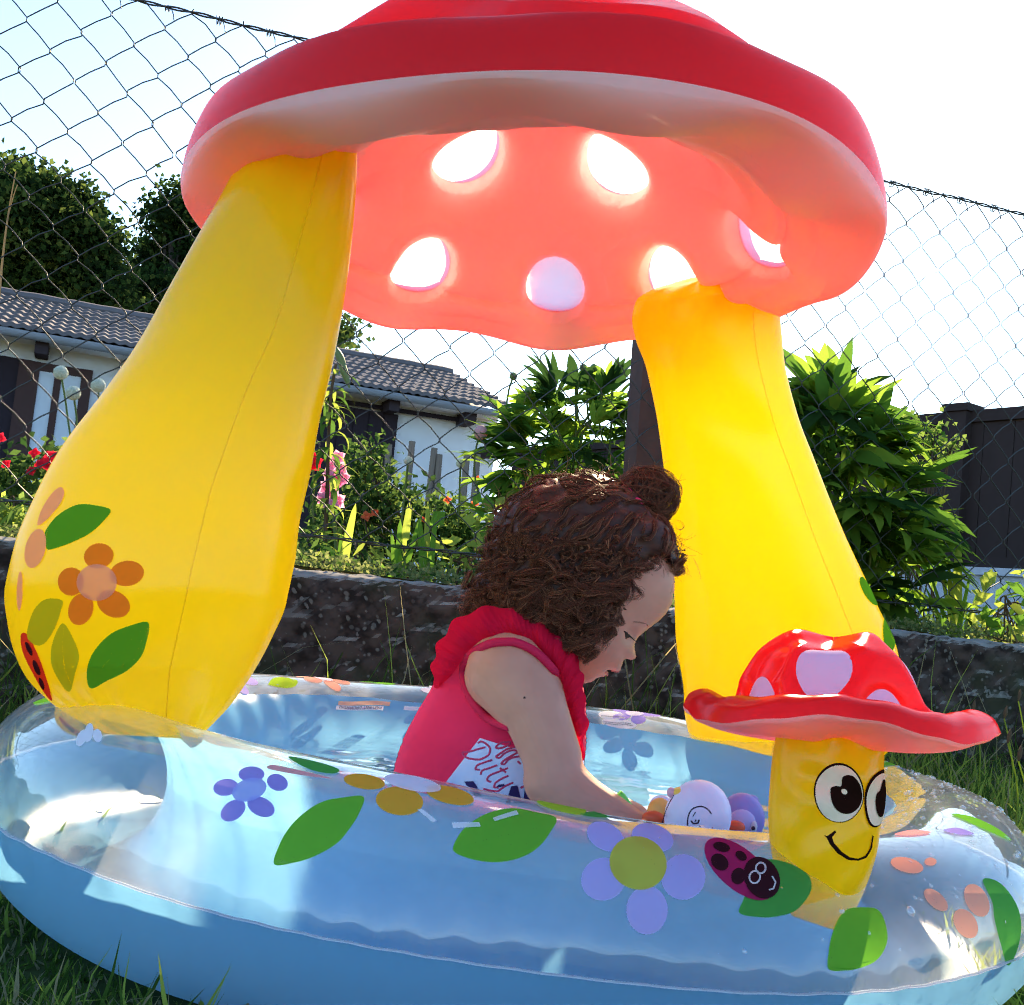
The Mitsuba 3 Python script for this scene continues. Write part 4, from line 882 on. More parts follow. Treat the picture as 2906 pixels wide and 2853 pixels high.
# single hairs over the cheek and brow
for pts in ([(600, 330), (660, 420), (760, 500), (850, 555), (940, 572)], [(430, 540), (520, 620), (640, 700), (650, 760), (560, 830), (440, 870), (370, 910), (370, 950), (430, 1000), (560, 1080)]):
    P = on_mesh(dense(gf(pts), 26), head_ray, YH) - [0, .0012, 0]
    for q in range(3): curl['hair_dark'].append(np.c_[P + hr.normal(0, .0004, 3), np.linspace(.0004, .0002, 26)])
for i in range(60):
    p = at(*(g9((1225, 1035)) + hr.normal(0, 1, 2) * [36, 26]), YH - hr.uniform(.01, .04)); d = unit(np.array([.55, -.15, -.75]) + hr.normal(0, .25, 3)); g = [p]; bend = hr.normal(0, 1, 3); L = hr.uniform(.025, .05)
    for k in range(13):
        d = unit(d + np.cross(d, bend) * .07); q = g[-1] + d * L / 13; g.append(q)
    curl['hair_light'].append(np.c_[np.array(g), np.linspace(.00026, .00012, 14)])
def strands_mesh(cs):
    """All strands as thin three sided tubes in one mesh."""
    V, F, at0 = [], [], 0; g = np.arange(3) * 2 * np.pi / 3
    for c in cs:
        p, r = c[:, :3], np.maximum(c[:, 3], 6e-5); n = len(p)
        t = unit(np.gradient(p, axis=0)); a = unit(np.cross(t, [.31, .83, .46])); b = np.cross(t, a)
        V.append((p[:, None] + r[:, None, None] * (np.cos(g)[None, :, None] * a[:, None] + np.sin(g)[None, :, None] * b[:, None])).reshape(-1, 3))
        F.append(grid_faces(n, 3, wrap_m=True) + at0); at0 += n * 3
    return mesh_of(np.vstack(V), np.vstack(F))
for nm, cs in curl.items():
    scene[hair + ('__strands' if nm == 'hair_dark' else '__light_strands')] = mikit.ply(strands_mesh(cs), nm, smooth=True)
labels[hair + '__strands'] = {'kind': 'stuff'}; labels[hair + '__light_strands'] = {'kind': 'stuff'}
tie = trimesh.creation.torus(.021, .0055, 32, 12); tz = unit(bun_c - at(*g9((1185, 968)), YH + .005)); tx = unit(np.cross(tz, [0, 1, .1])); tyy = np.cross(tz, tx)
solid('tie_pink', (.62, .03, .12), .8, .2)
put(person + '__hair_tie', frame_mesh(tie, at(*g9((1200, 957)), YH + .003), tx, tyy, tz), 'tie_pink', True, label='crimson hair tie under the bun')
put(person + '__hair_tie', trimesh.creation.icosphere(3, .0075).apply_translation(at(*g9((1204, 956)), YH - .028)), 'tie_pink', True)
# ---------------------------------------------------------------- bath toys floating in front of the toddler
def g5(p): return np.asarray(p, float) * .3094 + [1700, 2150]
solid('toy_white', (.72, .66, .82), .35, .5); solid('toy_yellow', (.85, .55, .08), .4, .5); solid('toy_purple', (.30, .22, .52), .4, .4); solid('toy_lilac', (.46, .38, .66), .4, .4); solid('toy_red', (.75, .10, .03), .4, .4); solid('toy_green', (.12, .60, .08), .4, .4); solid('toy_orange', (.85, .42, .10), .4, .4); solid('toy_ink', (.03, .02, .04), .6, .2); solid('toy_grey', (.60, .58, .62), .5, .3); solid('toy_pink', (.78, .40, .45), .4, .4)
def egg(c, r, sc, n=4):
    s = trimesh.creation.icosphere(n, 1.0); s.vertices = s.vertices * np.array(sc) * r + c; return s
def toy_ray(mesh): return trimesh.ray.ray_triangle.RayMeshIntersector(mesh)
tw = thing('bath_toy', 'white egg shaped bath toy with yellow cap and drawn face', 'bath toy', 'bath toys in the pool')
cW = at(*g5((905, 545)), .985); bw_ = egg(cW, .0285, (1.0, .95, 1.12)); tilt_m = trimesh.transformations.rotation_matrix(math.radians(14), [0, 1, 0], cW); bw_.apply_transform(tilt_m)
put(tw + '__body', bw_, 'toy_white', True)
cap_ = egg(at(*g5((800, 330)), .985), .0112, (1.1, 1.0, .5)); put(tw + '__cap', cap_, 'toy_yellow', True)
put(tw + '__ear', egg(at(*g5((662, 322)), .985), .0038, (1, 1, 1.2), 3), 'toy_pink', True)
wr_ = toy_ray(bw_)
def toy_line(pts, r): 
    q = dense(g5(pts), 20); return tube(on_mesh(q, wr_, .96) - [0, .0002, 0], r, 5)
put(tw + '__drawn_face', cat_([toy_line([(1030, 520), (990, 470), (930, 448), (860, 470), (825, 520), (812, 580), (815, 640)], .00055), toy_line([(845, 580), (870, 605), (905, 600), (915, 570)], .0007), toy_line([(880, 590), (890, 570)], .0005), toy_line([(840, 640), (880, 655), (920, 645), (925, 625)], .0006), toy_line([(860, 540), (885, 500)], .0004), toy_line([(1040, 640), (1045, 690)], .0004)]), 'toy_ink', True)
put(tw + '__seam', toy_line([(690, 345), (640, 430), (600, 530), (580, 600)], .0005), 'toy_ink', True)
tp = thing('bath_toy', 'purple bath toy bird with red beak beside the small yellow mushroom', 'bath toy', 'bath toys in the pool')
cP = at(*g5((1310, 560)), 1.03); bp_ = egg(cP, .0205, (1.0, .8, 1.12)); put(tp + '__body', bp_, 'toy_purple', True)
for u, v in ((1160, 420), (1400, 385)): put(tp + '__ear', egg(at(*g5((u, v)), 1.03), .0052, (1.2, .8, .8), 3), 'toy_purple', True)
put(tp + '__belly', egg(at(*g5((1310, 600)), 1.012), .0125, (1.0, .6, .95), 3), 'toy_lilac', True)
put(tp + '__beak', egg(at(*g5((1255, 640)), 1.002), .0078, (1.05, .8, .75), 3), 'toy_red', True)
put(tp + '__eye', egg(at(*g5((1420, 640)), 1.006), .0050, (.6, .6, 1.1), 3), 'toy_grey', True); put(tp + '__pupil', egg(at(*g5((1415, 650)), 1.002), .0018, (1, 1, 1), 2), 'toy_ink', True)
tr = thing('bath_toy', 'red and orange bath toy half hidden behind the white one', 'bath toy', 'bath toys in the pool')
put(tr + '__body', egg(at(*g5((560, 520)), 1.02), .0135, (.9, .9, 1.1), 3), 'toy_orange', True); put(tr + '__bib', egg(at(*g5((500, 560)), 1.008), .0085, (1.2, .8, .8), 3), 'toy_red', True); put(tr + '__hood', egg(at(*g5((575, 450)), 1.024), .0125, (.9, .9, .8), 3), 'toy_white', True)
tg = thing('bath_toy', 'green bath toy behind the forearm of the toddler', 'bath toy', 'bath toys in the pool')
put(tg + '__body', tube(smooth_curve([at(*g5((165, 345)), 1.09), at(*g5((215, 400)), 1.09), at(*g5((265, 480)), 1.09), at(*g5((290, 540)), 1.09)], 12), .0062, 10), 'toy_green', True); put(tg + '__tail', egg(at(*g5((250, 520)), 1.09), .009, (1, 1, .9), 3), 'toy_green', True)
# ---------------------------------------------------------------- plants
pr = np.random.default_rng(21)
def leafmat(name, c, d=1.05, r=.4): return thin('leaf_' + name, c, diff=d, rough=r, eta=1.4)
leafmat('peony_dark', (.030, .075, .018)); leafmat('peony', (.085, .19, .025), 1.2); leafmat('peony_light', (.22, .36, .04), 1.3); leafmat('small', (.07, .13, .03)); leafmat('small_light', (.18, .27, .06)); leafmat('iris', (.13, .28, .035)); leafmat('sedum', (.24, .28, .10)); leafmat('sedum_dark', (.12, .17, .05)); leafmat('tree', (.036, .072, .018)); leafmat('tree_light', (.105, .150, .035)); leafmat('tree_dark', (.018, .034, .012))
leafmat('red_petal', (.75, .03, .06)); leafmat('pink_petal', (.82, .42, .60)); leafmat('pink_deep', (.70, .18, .40)); leafmat('dry', (.42, .34, .20)); leafmat('grass', (.075, .14, .025)); leafmat('grass_light', (.33, .42, .07), 1.2); leafmat('grass_dry', (.33, .28, .15)); leafmat('lily', (.08, .17, .03)); leafmat('orange_petal', (.8, .2, .08))
solid('plant_stem', (.10, .15, .04), .7, .2); solid('plant_stem_brown', (.09, .06, .035), .8, .2); solid('bark', (.06, .045, .035), .9, .1); solid('bud_green', (.14, .20, .07), .6, .3); solid('bud_pink', (.50, .28, .28), .7, .2); solid('seed_head', proc(lambda p, n, uv: mix((.32, .36, .26), (.60, .62, .50), noise(p.x * 300, p.y * 300, p.z * 300))), .8, .2)
def leaves(P, D, N, L, W, curl=.25, segs=4, shape='lance', fold=.15):
    """Many leaf blades at once: base points, directions, up normals, lengths, widths -> one mesh."""
    P, D, N = (np.atleast_2d(np.asarray(a, float)) for a in (P, D, N)); n = len(P)
    D = unit(D); S = unit(np.cross(D, N)); N = np.cross(S, D)
    L = np.broadcast_to(L, (n,)); W = np.broadcast_to(W, (n,)); curl = np.broadcast_to(curl, (n,))
    t = np.linspace(0, 1, segs + 1)
    w = {'lance': np.sin(np.pi * t ** .8) ** .9, 'blade': np.clip(1.15 - t, 0, 1) ** .6 * np.clip(t * 8 + .6, 0, 1), 'round': np.sin(np.pi * np.clip(t * .93 + .06, 0, 1)) ** .6}[shape].copy()
    w[-1] = 0.0
    if shape != 'blade': w[0] = .08
    ang = curl[:, None] * t[None] ** 1.3
    dx, dz = np.cos(ang), -np.sin(ang); step = L[:, None] / segs
    x = np.concatenate([np.zeros((n, 1)), np.cumsum(dx[:, 1:] * step, 1)], 1); z = np.concatenate([np.zeros((n, 1)), np.cumsum(dz[:, 1:] * step, 1)], 1)
    C = P[:, None] + x[..., None] * D[:, None] + z[..., None] * N[:, None]
    off = (W[:, None] * w[None] / 2)
    Lf = C - off[..., None] * S[:, None] + (off * fold)[..., None] * N[:, None]; Rt = C + off[..., None] * S[:, None] + (off * fold)[..., None] * N[:, None]
    V = np.stack([Lf, C, Rt], 2); k = segs + 1
    f = []
    for i in range(segs):
        a = i * 3
        f += [[a, a + 1, a + 4], [a, a + 4, a + 3], [a + 1, a + 2, a + 5], [a + 1, a + 5, a + 4]]
    f = np.array(f); F = (f[None] + (np.arange(n) * k * 3)[:, None, None]).reshape(-1, 3)
    return mesh_of(V.reshape(-1, 3), F)
def rdir(n, up=0.0): return unit(pr.normal(0, 1, (n, 3)) + [0, 0, up])

# --- peonies: each compound leaf a part of its own
def peony(label, lobes, n, Y, leafL, name='peony_bush'):
    """lobes: (photo px centre (1939 scale), radii) of leaf masses."""
    b = thing(name, label, 'peony bush', 'peony bushes behind the fence')
    tot = sum(l[2] * l[3] for l in lobes); cs = []
    base = at9(lobes[0][0], lobes[0][1] + lobes[0][3], Y); base[2] = GZ
    stems = []
    for cx, cy, rx, ry in lobes:
        c = at9(cx, cy, Y); k = S9 * Y / FOCAL; R = np.array([rx * k, min(rx, ry) * k * .8, ry * k])
        m = int(n * rx * ry / tot)
        d = rdir(m, .15); r = pr.uniform(.45, 1.0, m) ** .5
        for di, ri in zip(d, r):
            p = c + di * R * ri
            if p[2] < GZ + .02: continue
            cs.append((p, unit(di * R + [0, 0, .02]), ri))
        for _ in range(max(2, m // 14)): stems.append(tube(smooth_curve([base + pr.normal(0, .05, 3) * [1, 1, 0], (base + c) / 2 + pr.normal(0, .03, 3), c + rdir(1, .6)[0] * R * .8], 8), .0035, 5))
    put(b + '__stem', cat_(stems), 'plant_stem', True, kind='stuff')
    for p, d, ri in cs:
        d = unit(d * [1, 1, .5] + pr.normal(0, .35, 3) + [0, 0, .12]); k = pr.integers(3, 6); sd = unit(np.cross(d, [0, 0, 1])); L = leafL * pr.uniform(.7, 1.25)
        up = unit(np.cross(sd, d) + pr.normal(0, .35, 3))
        Ds = [unit(d + sd * a) for a in np.linspace(-.75, .75, k)]
        Ps = [p + d * L * (.0 if abs(a) > .5 else .12) for a in np.linspace(-.75, .75, k)]
        me = leaves(Ps, Ds, np.repeat([up], k, 0), L * pr.uniform(.8, 1.25, k), L * pr.uniform(.20, .30, k), pr.uniform(.2, 1.0, k), 4)
        q = pr.random(); put(b + '__leaf', me, 'leaf_peony_light' if q < .36 + .25 * (ri > .85) else 'leaf_peony' if q < .8 else 'leaf_peony_dark', True)  # outer leaves more often pale: backlight put into the leaf colour
    return b
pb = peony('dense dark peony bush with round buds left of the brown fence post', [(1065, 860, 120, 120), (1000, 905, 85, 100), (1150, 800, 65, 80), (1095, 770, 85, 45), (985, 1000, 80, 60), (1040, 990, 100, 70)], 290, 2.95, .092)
for u, v, k in ((1400, 275, 1), (965, 320, 1), (1045, 400, 1), (1345, 275, 1), (1465, 345, 1), (1600, 415, 1), (790, 625, 2)):
    p = at(950 + u * .5252, 900 + v * .5252, 2.9); put(pb + '__bud', trimesh.creation.icosphere(2, .010 if k == 1 else .018).apply_scale([1, 1, 1.1]).apply_translation(p), 'bud_green' if k == 1 else 'bud_pink', True)
    put(pb + '__bud_stem', tube(smooth_curve([p, p + [-.01, .01, -.06], p + [.01, .02, -.16]], 6), .0025, 5), 'plant_stem', True)
    a = np.linspace(0, 6.28, 5)[:-1]; put(pb + '__sepal', leaves(np.repeat([p - [0, 0, .008]], 4, 0), np.stack([np.cos(a), np.sin(a), a * 0 + .3], 1), np.repeat([[0, 0, 1.0]], 4, 0), .03, .008, .2, 3), 'leaf_peony', True)
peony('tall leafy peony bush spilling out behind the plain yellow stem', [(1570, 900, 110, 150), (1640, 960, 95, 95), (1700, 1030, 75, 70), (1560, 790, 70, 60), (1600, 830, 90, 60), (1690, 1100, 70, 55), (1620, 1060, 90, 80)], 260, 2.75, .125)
for u, v, L in ((1540, 745, .10), (1575, 725, .10), (1510, 740, .09)):
    p = at9(u - 10, v + 35, 2.75); put('peony_bush_001__leaf_top' if False else 'peony_bush_001__leaf', leaves([p] * 4, [unit([a, -.1, .9]) for a in (-.6, .0, .5, .9)], [[0, -1, .3]] * 4, L, .028, .5, 4), 'leaf_peony_light', True)

# --- small leaved shrubs, roses, creeping plants
def shrub(name, label, cat, lobes, n, Y, L, W, mats, group=None, shape='lance', spread=.6, twigs=12):
    b = thing(name, label, cat, group); per = {}
    tot = sum(l[2] * l[3] for l in lobes); base = at9(lobes[0][0], lobes[0][1] + lobes[0][3], Y); base[2] = GZ; tw = []
    Ps, Ns = [], []
    for cx, cy, rx, ry in lobes:
        c = at9(cx, cy, Y); k = S9 * Y / FOCAL; R = np.array([rx * k, max(min(rx, ry) * k, .04), ry * k]); m = int(n * rx * ry / tot)
        cl = max(3, m // 9); d = rdir(cl); cc = c + d * R * (pr.random((cl, 1)) ** .45)
        for q in cc:
            mm = 9; Ps.append(q + pr.normal(0, 1, (mm, 3)) * L * .9); Ns.append(rdir(mm, .7))
        for _ in range(max(1, int(twigs * rx * ry / tot))):
            e = cc[pr.integers(len(cc))]; tw.append(tube(smooth_curve([base + pr.normal(0, .04, 3) * [1, 1, 0], (base * .4 + e * .6) + pr.normal(0, .03, 3), e], 7), .0022, 4))
    Ps, Ns = np.vstack(Ps), np.vstack(Ns); k = Ps[:, 2] > GZ; Ps, Ns = Ps[k], Ns[k]
    D = unit(np.cross(Ns, pr.normal(0, 1, Ns.shape)) + [0, 0, .1]); pick = pr.choice(len(mats), len(Ps), p=[m[1] for m in mats])
    if tw: put(b + '__twigs', cat_(tw), 'plant_stem_brown', True, kind='stuff')
    for i, m in enumerate(mats):
        j = pick == i
        if j.any(): put(b + '__foliage', leaves(Ps[j], D[j], Ns[j], L * pr.uniform(.6, 1.2, j.sum()), W * pr.uniform(.7, 1.2, j.sum()), pr.uniform(0, .8, j.sum()), 2, shape), m[0], True, kind='stuff')
    return b
def blossom(key, name, c, r, mat, petals=14, layers=3, axis=(0, -1, .4)):
    ax = unit(axis); e1 = unit(np.cross(ax, [.3, .2, .9])); e2 = np.cross(ax, e1); P, D, N, L = [], [], [], []
    for l in range(layers):
        m = max(4, petals // layers); t = pr.uniform(0, 6.28)
        for i in range(m):
            a = t + i * 2 * np.pi / m; o = math.cos(a) * e1 + math.sin(a) * e2; f = .25 + 1.1 * (1 - l / layers)
            P.append(c); D.append(unit(o * f + ax * .6)); N.append(unit(ax - o * .5)); L.append(r * (1 - .18 * l))
    return put(key + '__' + name, leaves(P, D, N, np.array(L), r * .75, .5, 3, 'round', .3), mat, True)
mixed = [('leaf_small', .45), ('leaf_small_light', .3), ('leaf_peony_dark', .25)]
rb = shrub('rose_bush', 'red rose bush in front of the white shed door', 'rose bush', [(50, 930, 75, 55), (90, 880, 40, 30), (20, 900, 40, 40)], 700, 3.4, .035, .02, mixed, 'roses in the garden')
for u, v, r in ((0, 832, .024), (98, 808 + 60, .03), (66, 859, .02), (92, 883, .022), (75, 880, .018), (12, 880, .018), (100, 886, .02), (60, 893, .018), (85, 875, .022), (104, 862, .014)):
    blossom(rb, 'rose', at9(u, v, 3.3), r, 'leaf_red_petal')
rm = shrub('rose_bush', 'tangled rose bush full of small leaves between the yellow stems', 'rose bush', [(760, 1000, 150, 75), (690, 900, 55, 60), (730, 950, 60, 50), (850, 1000, 80, 60), (640, 1010, 60, 70), (880, 1030, 50, 40), (700, 870, 40, 30)], 3400, 3.3, .030, .017, mixed, 'roses in the garden', twigs=50)
for u, v, r in ((1040, 1466, .018), (1064, 1457, .016), (1270, 1420, .014), (1348, 1330 + 100, .014), (1354, 1360, .012), (1200, 1475, .012)):
    blossom(rm, 'rose', at(u, v, 3.15), r, 'leaf_orange_petal')
shrub('low_shrub', 'yellow green low shrub at the foot of the fence far from the roses', 'shrub', [(8, 985, 36, 32), (25, 1010, 25, 20)], 260, 2.55, .026, .016, [('leaf_small_light', .6), ('leaf_grass_light', .4)])
shrub('small_leaved_shrub', 'thin twiggy shrub with tiny round leaves before the brown fence wall', 'shrub', [(1750, 825, 38, 28), (1785, 845, 30, 26), (1715, 800, 25, 15), (1730, 860, 25, 25), (1790, 860, 20, 15)], 330, 3.3, .022, .018, [('leaf_small_light', .7), ('leaf_peony', .3)], shape='round', twigs=25)
shrub('leafy_seedling', 'broad leaved seedling on the kerb in front of the pale wall base', 'plant', [(1905, 1130, 20, 14), (1935, 1150, 20, 20)], 26, 2.62, .055, .035, [('leaf_grass_light', .6), ('leaf_iris', .4)], 'seedlings along the kerb')
shrub('leafy_seedling', 'bright green broad leaved seedling on the kerb beside the toddler', 'plant', [(880, 1060, 40, 30), (915, 1030, 25, 25)], 50, 2.65, .06, .035, [('leaf_grass_light', .6), ('leaf_iris', .4)], 'seedlings along the kerb')
# --- lily with curling leaves and the pink flower spike behind it
lily = thing('lily_plant', 'tall lily with curling narrow leaves right beside the flower printed stem', 'lily')
pth = np.array([at9(u, v, 2.66) for u, v in ((612, 1110), (616, 1020), (620, 920), (622, 830), (628, 740), (636, 690))]); stemc = smooth_curve(pth, 40)
put(lily + '__stem', tube(stemc, np.linspace(.006, .0035, 40), 7), 'plant_stem_brown', True)
for i in range(95):
    t = pr.uniform(.0, .97); p = stemc[int(t * 39)]; a = i * 2.4; d = unit([math.cos(a), math.sin(a), .55 - .35 * (1 - t)])
    put(lily + '__leaf', leaves([p], [d], [[0, 0, 1]], .085 * pr.uniform(.7, 1.15), .013, pr.uniform(1.2, 3.4) if t > .35 else pr.uniform(.3, 1.2), 7), 'leaf_lily' if pr.random() < .65 else 'leaf_grass_light', True)
for (u0, v0, u1, v1) in ((633, 655, 655, 700), (640, 668, 662, 735)):
    p0, p1 = at9(u0, v0, 2.62), at9(u1, v1, 2.62); q = np.linspace(0, 1, 10)
    put(lily + '__bud', tube(p0 + (p1 - p0) * q[:, None], .0085 * np.sin(np.pi * np.clip(q * .9 + .07, 0, 1)) + .001, 8), 'bud_green', True)
gl = thing('pink_flower_spike', 'pink double flowers on a leaning spike behind the lily', 'flower')
gp = [(640, 868), (632, 885), (645, 890), (625, 900), (636, 912), (650, 905), (620, 925), (632, 935), (640, 948), (628, 958), (612, 945)]
sp = np.array([at9(u, v, 2.8) for u, v in ((640, 1090), (634, 1000), (630, 930), (645, 860))]); put(gl + '__stem', tube(smooth_curve(sp, 14), .005, 6), 'plant_stem', True)
for u, v in gp: blossom(gl, 'bloom', at9(u, v, 2.8 + pr.uniform(-.03, .03)), .024 * pr.uniform(.8, 1.15), 'leaf_pink_petal' if pr.random() < .7 else 'leaf_pink_deep', 15, 3, (pr.uniform(-.5, .5), -1, pr.uniform(-.3, .5)))
rf = thing('red_flower', 'small red flower half hidden by the flower printed stem', 'flower'); put(rf + '__stem', tube(smooth_curve([at9(594, 990, 2.9), at9(592, 930, 2.9), at9(594, 880, 2.9)], 8), .003, 5), 'plant_stem', True)
for u, v in ((590, 868), (598, 876), (592, 884)): blossom(rf, 'bloom', at9(u, v, 2.85), .022, 'leaf_red_petal', 10, 2)
# --- sword leaved plants, each blade a part
def iris(label, base, blades, Y, grp='sword leaved plants along the kerb'):
    b = thing('iris_plant', label, 'iris', grp); bp = at9(*base, Y); bp[2] = GZ - .01
    for u, v, w in blades:
        tip = at9(u, v, Y + pr.uniform(-.05, .05)); d = tip - bp; L = np.linalg.norm(d); o = np.array([(u - base[0]) * .0002, pr.uniform(-.01, .01), 0]); sd = pr.normal(0, .5)
        put(b + '__blade', leaves([bp + o], [d + [0, 0, .0]], [[sd, -1, .2]], L * 1.02, w, pr.uniform(-.12, .12), 8, 'blade', .25), 'leaf_iris' if pr.random() < .75 else 'leaf_grass_light', True)
iris('clump of upright sword leaves nearest the lily', (640, 1095), [(668, 955, .026), (655, 1000, .022), (645, 1010, .018), (612, 1030, .018), (628, 1040, .016)], 2.58)
iris('clump of four bright sword leaves in the middle of the kerb gap', (752, 1098), [(772, 945, .028), (790, 972, .024), (742, 1008, .016), (757, 985, .022), (720, 1060, .012)], 2.56)
iris('slim sword leaves just left of the toddler', (808, 1096), [(796, 983, .022), (811, 952, .024), (823, 970, .020), (806, 1010, .016)], 2.56)
iris('tall pointed sword leaves beside the peony that spills over the kerb', (1812, 1172), [(1816, 1008, .030), (1785, 1070, .016), (1770, 1090, .012), (1835, 1090, .014), (1800, 1060, .016), (1760, 1110, .010), (1850, 1110, .010)], 2.72)
# --- allium seed heads
for i, (u, v, ub, vb, lab) in enumerate(((115, 706, 142, 870, 'tallest of the three pale allium heads before the white shed door'), (139, 745, 155, 870, 'lowest of the three pale allium heads before the white shed door'), (186, 730, 190, 860, 'allium head nearest the flower printed stem'), (773, 873, 760, 1000, 'allium head in front of the wooden stake'), (872, 878, 868, 1000, 'allium head beside the thin dark stake near the peony'))):
    a = thing('allium', lab, 'flower', 'allium seed heads'); p = at9(u, v, 3.0); R = .019 if i < 3 else .012
    put(a + '__stem', tube(smooth_curve([p, at9((u * .6 + ub * .4), v + (vb - v) * .4, 3.02), at9(ub, vb, 3.02)], 10), .0028, 5), 'plant_stem', True)
    s = trimesh.creation.icosphere(3, R); s.vertices *= (1 + .22 * (meshkit.noise(s.vertices * 420) - .5))[:, None]; put(a + '__head', s.apply_translation(p), 'seed_head', False)
# --- wooden stakes
solid('stake_wood', proc(lambda p, n, uv: mix((.14, .11, .09), (.26, .22, .18), fbm(p.x * 60, p.y * 60, p.z * 9, 3))), .85, .2)
for (u, v, u2, v2, lab) in ((1170, 1253, 1148, 1480, 'weathered wooden stake behind the allium head'), (1233, 1272, 1208, 1480, 'thickest weathered stake against the white shed wall'), (1247, 1290, 1236, 1480, 'thin stake just behind the thickest one'), (1326, 1283, 1312, 1480, 'weathered stake nearest the peony bush'), (1104, 1262, 1096, 1480, 'stake in front of the dark sliding door edge'), (1032, 1282, 1022, 1480, 'stake wrapped in rose leaves before the dark door'), (1355, 1290, 1345, 1480, 'dark thin stake touching the peony leaves')):
    p, q = at(u, v, 4.2), at(u2, v2, 4.2); q[2] = min(q[2], GZ)
    put('wooden_stake', tube(np.linspace(q, p, 6), .0125, 8), 'stake_wood', 40, label=lab, cat='stake', group='wooden stakes in the garden')
# --- pale stonecrop along the kerb
def cover(name, n, s0, s1, t0, t1, h, L, W, mats, label, ups=.9):
    s = pr.uniform(s0, s1, n); t = pr.uniform(t0, t1, n); P = np.stack([s * ex_k[0] - t * ex_k[1], FY - KOFF + s * ex_k[1] + t * ex_k[0], GZ + h * pr.random(n) ** 1.3 * (.45 + .9 * meshkit.noise(np.c_[s * 7, t * 7, s * 0]))], 1)
    for i, (m, f) in enumerate(mats):
        j = pr.random(n) < f; N = rdir(j.sum(), ups); D = unit(np.cross(N, pr.normal(0, 1, N.shape)) + [0, 0, .3])
        put(name, leaves(P[j], D, N, L * pr.uniform(.6, 1.3, j.sum()), W, .3, 2, 'round'), m, True, label=label if i == 0 else label.replace('pale', 'darker'), cat='ground cover', kind='stuff')
cover('stonecrop', 7000, -1.7, 2.6, .01, .12, .026, .012, .008, [('leaf_sedum', .7), ('leaf_sedum_dark', .35)], 'pale yellow green stonecrop covering the bed behind the kerb')
cover('garden_weeds', 6000, -2.2, 3.2, .15, 1.6, .07, .045, .010, [('leaf_small', .6), ('leaf_peony_dark', .3), ('leaf_grass_light', .12)], 'pale green low weeds between the garden plants')
# dry stalk
ds = thing('dry_grass_stalk', 'tall dry grass stalk crossing the tree near the fence', 'grass stalk')
put(ds + '__stem', tube(smooth_curve([at9(-14, 700, 2.3), at9(-2, 560, 2.3), at9(12, 430, 2.3), at9(30, 325, 2.3)], 14), np.linspace(.004, .0012, 14), 5), 'leaf_dry', True)
put(ds + '__blade', tube(smooth_curve([at9(14, 420, 2.3), at9(26, 370, 2.3), at9(33, 350, 2.3)], 8), .001, 4), 'leaf_dry', True)
# ---------------------------------------------------------------- long white shed
shed = thing('garden_shed', 'long white rendered shed with brown tiled roof and grey gutter', 'shed')
L1 = at9(0, 628, 11.6); ZE = L1[2]; R1 = atz(955 * S9, 787 * S9, ZE)
sx_ = unit((L1 - R1) * [1, 1, 0]); sy_ = np.array([sx_[1], -sx_[0], 0]); 
if sy_[1] < 0: sy_ = -sy_
up_ = np.array([0, 0, 1.0])
LENS = np.linalg.norm(L1 - R1) + 3.5; OVER = .42
def sh(m): return frame_mesh(m, R1, sx_, sy_, up_)
def wall_xy(u, v):
    """Photo point on the shed's front wall -> (along the wall, up from the eave)."""
    d = ray(u, v); o = R1 + sy_ * OVER; t = ((o - C_) @ sy_) / (d @ sy_); P = C_ + d * t; return (P - R1) @ sx_, P[2] - ZE
solid('shed_render', proc(lambda p, n, uv: mix((.72, .73, .75), (.82, .83, .85), fbm(p.x * 3, p.y * 3, p.z * 3, 4))), .9, .1)
solid('shed_dark', (.030, .020, .026), .8, .2); solid('shed_frame', (.07, .035, .03), .7, .2); solid('gutter_grey', (.30, .33, .38), .45, .4); solid('shed_white', (.62, .66, .70), .6, .3); solid('rafter_dark', (.05, .035, .04), .8, .2)
solid('tile_brown', proc(lambda p, n, uv: mix((.105, .090, .092), (.19, .165, .165), fbm(p.x * 2.2, p.y * 2.2, p.z * 5, 4))), .8, .25)
xr, _ = wall_xy(938 * S9, 840 * S9); depth_s = 5.2; ZB = GZ - ZE
put(shed + '__wall', sh(box(xr, LENS, OVER, OVER + depth_s, ZB, .02)), 'shed_render', False)
PIT = math.radians(17.5); RUN = 2.75; n_c = 8; pitch_w = .115
nw = int((LENS + .2) / pitch_w * 8)
xw = np.linspace(-.12, LENS + .1, nw)
for c in range(n_c):
    r0, r1 = c * RUN / n_c, (c + 1) * RUN / n_c + .05
    rows = []
    for r, lift in ((r0, .0), (r0, .05), (r1, .012), (r1, -.01)):
        z = r * math.tan(PIT) + lift + .010 * (np.cos(xw / pitch_w * 2 * np.pi) * (1 if lift > 0 else .9)) + .006 * np.sin(xw * 1.7 + c)
        rows.append(np.stack([xw, xw * 0 - .06 + r + .012 * np.sin(xw * 9 + c * 2), z + .06], -1))
    k = put(shed + '__roof_tiles', sh(grid_mesh(np.array(rows))), 'tile_brown', 35)
back = np.stack([np.stack([xw, xw * 0 + RUN - .06, xw * 0 + RUN * math.tan(PIT) + .1], -1), np.stack([xw, xw * 0 + 2 * RUN, xw * 0 - .05], -1)])
put(shed + '__roof_back', sh(grid_mesh(back)), 'tile_brown', False)
put(shed + '__roof_ridge', sh(tube(np.stack([np.linspace(-.1, LENS, 60), np.full(60, RUN - .05), RUN * math.tan(PIT) + .085 + .012 * np.abs(np.sin(np.arange(60) * 1.1))], 1), .075, 8)), 'tile_brown', 40)
gab = m3.CrossSection([[(OVER, .0), (OVER + depth_s, .0), (RUN, RUN * math.tan(PIT) + .02)]]).extrude(.2); gm = to_tm(gab) if 'to_tm' in globals() else None
